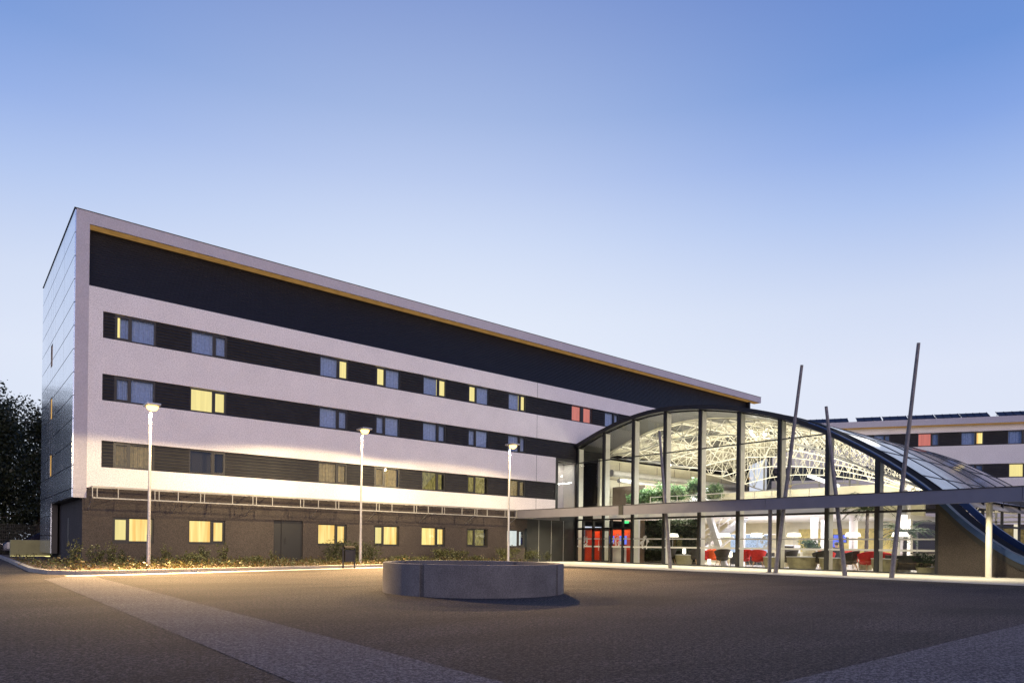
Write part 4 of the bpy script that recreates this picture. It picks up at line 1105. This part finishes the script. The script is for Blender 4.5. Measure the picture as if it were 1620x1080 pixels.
# seated guest
def person(loc, rz):
    root = thing('person', 'person in a dark jacket with dark hair seated in the lounge', 'person', loc, rz)
    J = {'pel':(0,0,.46),'waist':(0,.0,.66),'chest':(.03,0,.86),'neck':(.05,0,1.04),'head0':(.07,0,1.12),'head':(.09,0,1.24),'top':(.08,0,1.32),
         'shl':(.03,.19,.98),'ell':(.10,.25,.72),'wrl':(.32,.14,.66),'shr':(.03,-.19,.98),'elr':(.10,-.25,.72),'wrr':(.32,-.14,.66),
         'hil':(.02,.10,.46),'knl':(.44,.12,.48),'anl':(.44,.12,.09),'tol':(.60,.13,.05),'hir':(.02,-.10,.46),'knr':(.44,-.12,.48),'anr':(.44,-.12,.09),'tor':(.60,-.13,.05)}
    Rr = {'pel':.15,'waist':.14,'chest':.155,'neck':.06,'head0':.07,'head':.105,'top':.07,'shl':.075,'ell':.05,'wrl':.034,'shr':.075,'elr':.05,'wrr':.034,'hil':.11,'knl':.075,'anl':.05,'tol':.04,'hir':.11,'knr':.075,'anr':.05,'tor':.04}
    E_ = [('pel','waist'),('waist','chest'),('chest','neck'),('neck','head0'),('head0','head'),('head','top'),('chest','shl'),('shl','ell'),('ell','wrl'),('chest','shr'),('shr','elr'),('elr','wrr'),('pel','hil'),('hil','knl'),('knl','anl'),('anl','tol'),('pel','hir'),('hir','knr'),('knr','anr'),('anr','tor')]
    for s_,w in ((1,'wrl'),(-1,'wrr')):
        b0 = Vector(J[w])
        J['palm'+w] = tuple(b0+Vector((.06,-.01*s_,-.005))); Rr['palm'+w] = .03; E_.append((w,'palm'+w))
        for k in range(5):
            d = Vector((.08-.01*abs(k-2), (k-2)*.018, -.02)) if k < 4 else Vector((.02,-s_*.055,.01))
            q = 'f%d%s'%(k,w); J[q] = tuple(Vector(J['palm'+w])+d); Rr[q] = .009; E_.append(('palm'+w,q))
    names = list(J); me = bpy.data.meshes.new('body'); me.from_pydata([J[n_] for n_ in names], [(names.index(a),names.index(b_)) for a,b_ in E_], [])
    o = bpy.data.objects.new('body', me); col.objects.link(o)
    md = o.modifiers.new('skin','SKIN'); sv = me.skin_vertices[0].data
    for i,n_ in enumerate(names): sv[i].radius = (Rr[n_],Rr[n_])
    sv[0].use_root = True
    ss = o.modifiers.new('sub','SUBSURF'); ss.levels = 2; ss.render_levels = 2
    dg = bpy.context.evaluated_depsgraph_get(); m2 = bpy.data.meshes.new_from_object(o.evaluated_get(dg))
    bpy.data.objects.remove(o); m2.name = 'body'
    m2.materials.clear(); m2.materials.append(M['skin']); m2.materials.append(M['cloth'])
    for pl_ in m2.polygons:
        c = pl_.center; pl_.material_index = 0 if (c.z > 1.05 or (c.x > .30 and .58 < c.z < .74)) else 1; pl_.use_smooth = True
    o = bpy.data.objects.new('body', m2); col.objects.link(o); o.parent = root
    h = MB(); h.lathe([(.02,1.385),(.075,1.37),(.112,1.31),(.118,1.25),(.10,1.19)],14,(.065,0,0),cap=False); h.build('hair', M['hair'], root, smooth=True)
    f = MB(); f.box((.185,-.014,1.205),(.215,.014,1.245)); f.build('nose', M['skin'], root, bevel=.006)
    for s_ in (-1,1):
        f = MB(); f.lathe([(.001,-.012),(.012,0),(.001,.012)],8,(.178,s_*.035,1.255)); f.build('eye', M['hair'], root)
        f = MB(); f.lathe([(.004,-.03),(.016,0),(.004,.03)],8,(.085,s_*.108,1.235)); f.build('ear', M['skin'], root)
    f = MB(); f.box((.176,-.025,1.172),(.186,.025,1.180)); f.build('mouth', M['orange'], root)
person((39.4,18.15,.14), R(70))
bc = thing('bar_stool', 'low dark seat under the seated guest', 'stool', (39.4,18.15,.02), R(70))
p = MB(); p.box((-.22,-.24,.40),(.24,.24,.455)); p.build('seat', M['darkfab'], bc, bevel=.01)
for sx in (-1,1):
    for sy in (-1,1):
        p = MB(); p.tube((sx*.18,sy*.19,0),(sx*.18,sy*.19,.40),.02,n=6); p.build('leg', M['frame'], bc)

# ------------------------------------------------------------------ interior lamps
def area(name, loc, rot, sx, sy, e, c):
    ld = bpy.data.lights.new(name,'AREA'); ld.shape = 'RECTANGLE'; ld.size = sx; ld.size_y = sy; ld.energy = e; ld.color = c
    lo = bpy.data.objects.new(name, ld); col.objects.link(lo); lo.location = loc; lo.rotation_euler = rot; return lo
for y,c in ((31.5,(1.,.86,.62)),(27.5,(1.,.9,.72)),(23.5,(.93,.9,1.)),(19.5,(.95,.92,1.)),(14.5,(1.,.94,.82))):
    area('ceiling_light', (40.0,y,2.92), (0,0,0), 7., 2.6, 420, c)
for y in (15.,20.,25.,30.):
    area('uplight', (44.,y,4.2), (R(180),0,0), 12., 3., 560, (1.,.93,.76))
area('uplight', (36.0,23.5,3.6), (R(180),0,0), 1.0, 20., 70, (1.,.88,.6))
area('hall_light', (38.0,24.,7.3), (0,0,0), 5., 16., 380, (1.,.96,.86))
area('plant_light', (37.6,29.3,6.0), (0,0,0), 1., 6., 520, (.95,1.,.95))
area('niche_light', (36.2,32.4,2.28), (0,0,0), .6, 2.4, 38, (1.,.60,.20))
area('lounge_bounce_fill', (37.5,22.5,.9), (R(180),0,0), 2., 18., 160, (.95,.92,1.))  # added upward fill without a fitting, stands in for floor bounce
area('stair_light', (33.35,YF+.85,6.9), (0,0,0), .8, .6, 18, (1.,.95,.8))
area('wing_light', A + Vector((4.5,-9.5,2.7)), (0,0,0), 1., 1., 20, (1.,.8,.5))

# ------------------------------------------------------------------ sky and warm spill fill
w = bpy.data.worlds.new('World'); sc.world = w; w.use_nodes = True
nt = w.node_tree; nt.nodes.clear(); L = nt.links.new
out = nt.nodes.new('ShaderNodeOutputWorld')
bg = nt.nodes.new('ShaderNodeBackground'); bg.inputs[1].default_value = 1.0
sky = nt.nodes.new('ShaderNodeTexSky'); sky.sky_type = 'NISHITA'; sky.sun_disc = False
SUN_EL, SUN_AZ = R(1.0), math.atan2(.35,.94)
sky.sun_elevation = SUN_EL; sky.sun_rotation = R(90)-SUN_AZ
bg2 = nt.nodes.new('ShaderNodeBackground'); bg2.inputs[1].default_value = .05; L(sky.outputs[0], bg2.inputs[0])
tc = nt.nodes.new('ShaderNodeTexCoord'); sep = nt.nodes.new('ShaderNodeSeparateXYZ'); L(tc.outputs['Generated'], sep.inputs[0])
asn = nt.nodes.new('ShaderNodeMath'); asn.operation = 'ARCSINE'; L(sep.outputs[2], asn.inputs[0])
mr = nt.nodes.new('ShaderNodeMapRange'); mr.inputs[1].default_value = 0; mr.inputs[2].default_value = R(90); L(asn.outputs[0], mr.inputs[0])
rp = nt.nodes.new('ShaderNodeValToRGB'); L(mr.outputs[0], rp.inputs[0])
def lin(r_, g_, b_): return tuple(((c/255)/12.92 if c/255 <= .04045 else ((c/255+.055)/1.055)**2.4) for c in (r_,g_,b_)) + (1.,)
els = rp.color_ramp.elements
stops = [(0.,(211,220,241)),(8/90,(219,228,246)),(13/90,(218,227,247)),(18/90,(203,216,243)),(24/90,(164,189,237)),(28/90,(134,166,228)),(32/90,(111,149,216)),(37/90,(105,139,207)),(44/90,(94,126,198)),(60/90,(60,94,178)),(1.,(45,75,150))]
els[0].position, els[0].color = stops[0][0], lin(*stops[0][1]); els[1].position, els[1].color = stops[-1][0], lin(*stops[-1][1])
for p_,c_ in stops[1:-1]: e_ = els.new(p_); e_.color = lin(*c_)
# soft glow of the set sun, above the far end of the white wing; the sky opposite is darker
dt = nt.nodes.new('ShaderNodeVectorMath'); dt.operation = 'DOT_PRODUCT'; L(tc.outputs['Generated'], dt.inputs[0])
gd = Vector((.545,.839,.255)).normalized(); dt.inputs[1].default_value = gd
sv_ = nt.nodes.new('ShaderNodeVectorMath'); sv_.operation = 'MULTIPLY'; L(tc.outputs['Generated'], sv_.inputs[0]); sv_.inputs[1].default_value = (1,1,1.6)
nv_ = nt.nodes.new('ShaderNodeVectorMath'); nv_.operation = 'NORMALIZE'; L(sv_.outputs[0], nv_.inputs[0])
dv_ = nt.nodes.new('ShaderNodeVectorMath'); dv_.operation = 'DOT_PRODUCT'; L(nv_.outputs[0], dv_.inputs[0]); dv_.inputs[1].default_value = Vector((gd.x,gd.y,gd.z*1.6)).normalized()
gm_ = nt.nodes.new('ShaderNodeMapRange'); gm_.inputs[1].default_value = .74; gm_.inputs[2].default_value = 1.; L(dv_.outputs['Value'], gm_.inputs[0])
gp_ = nt.nodes.new('ShaderNodeMath'); gp_.operation = 'POWER'; gp_.inputs[1].default_value = 2.1; L(gm_.outputs[0], gp_.inputs[0])
g1 = nt.nodes.new('ShaderNodeMath'); g1.operation = 'MULTIPLY'; g1.inputs[1].default_value = .64; L(gp_.outputs[0], g1.inputs[0])
g2 = nt.nodes.new('ShaderNodeMapRange'); g2.inputs[1].default_value = -.9; g2.inputs[2].default_value = .55; g2.inputs[3].default_value = .0; g2.inputs[4].default_value = 1.0; L(dt.outputs['Value'], g2.inputs[0])
mx = nt.nodes.new('ShaderNodeMix'); mx.data_type = 'RGBA'; L(g1.outputs[0], mx.inputs[0]); L(rp.outputs[0], mx.inputs[6]); mx.inputs[7].default_value = lin(238,244,254)
mb2 = nt.nodes.new('ShaderNodeMix'); mb2.data_type = 'RGBA'; L(g2.outputs[0], mb2.inputs[0]); mb2.inputs[6].default_value = (.30,.40,.66,1); mb2.inputs[7].default_value = (1,1,1,1)
sc_ = nt.nodes.new('ShaderNodeVectorMath'); sc_.operation = 'MULTIPLY'; L(mx.outputs[2], sc_.inputs[0]); L(mb2.outputs[2], sc_.inputs[1])
L(sc_.outputs[0], bg.inputs[0])
ad = nt.nodes.new('ShaderNodeAddShader'); L(bg.outputs[0], ad.inputs[0]); L(bg2.outputs[0], ad.inputs[1]); L(ad.outputs[0], out.inputs[0])
bg2.inputs[1].default_value = .004
sl_ = bpy.data.lights.new('warm_spill_fill','SUN'); sl_.energy = 1.6; sl_.angle = R(35); sl_.color = (1.,.78,.69)  # added low fill standing in for warm spill light on the facade
so = bpy.data.objects.new('warm_spill_fill', sl_); col.objects.link(so); so.rotation_euler = Vector((.25,1.,-.12)).to_track_quat('-Z','Y').to_euler()

# ------------------------------------------------------------------ camera
cd = bpy.data.cameras.new('camera'); cam = bpy.data.objects.new('camera', cd); col.objects.link(cam); sc.camera = cam
cd.sensor_width = 36.; cd.lens = 1080.*36/1620; cd.clip_end = 3000; cd.clip_start = .1
th = math.atan(1305/1080.); roll = .0132
view = Vector((math.cos(th), math.sin(th), 0)); right = Vector((math.sin(th), -math.cos(th), 0)); up = Vector((0,0,1))
c_, s_ = math.cos(roll), math.sin(roll)
r2 = right*c_ + up*s_; u2 = up*c_ - right*s_
cam.matrix_world = Matrix(((r2.x,u2.x,-view.x,0),(r2.y,u2.y,-view.y,0),(r2.z,u2.z,-view.z,1.08),(0,0,0,1)))
cd.shift_x = (810-805.8)/1620.; cd.shift_y = (862.-540.)/1620.

sc.render.engine = 'CYCLES'
sc.cycles.use_denoising = True; sc.cycles.denoising_input_passes = 'RGB_ALBEDO_NORMAL'; sc.cycles.denoising_prefilter = 'NONE'
try: sc.cycles.denoiser = 'OPENIMAGEDENOISE'
except Exception: pass
sc.cycles.max_bounces = 8; sc.cycles.diffuse_bounces = 3; sc.cycles.glossy_bounces = 4; sc.cycles.transparent_max_bounces = 16; sc.cycles.transmission_bounces = 4
sc.cycles.sample_clamp_indirect = 4.; sc.cycles.caustics_reflective = False; sc.cycles.caustics_refractive = False
sc.view_settings.view_transform = 'Standard'; sc.view_settings.look = 'None'; sc.view_settings.exposure = 0; sc.view_settings.gamma = 1
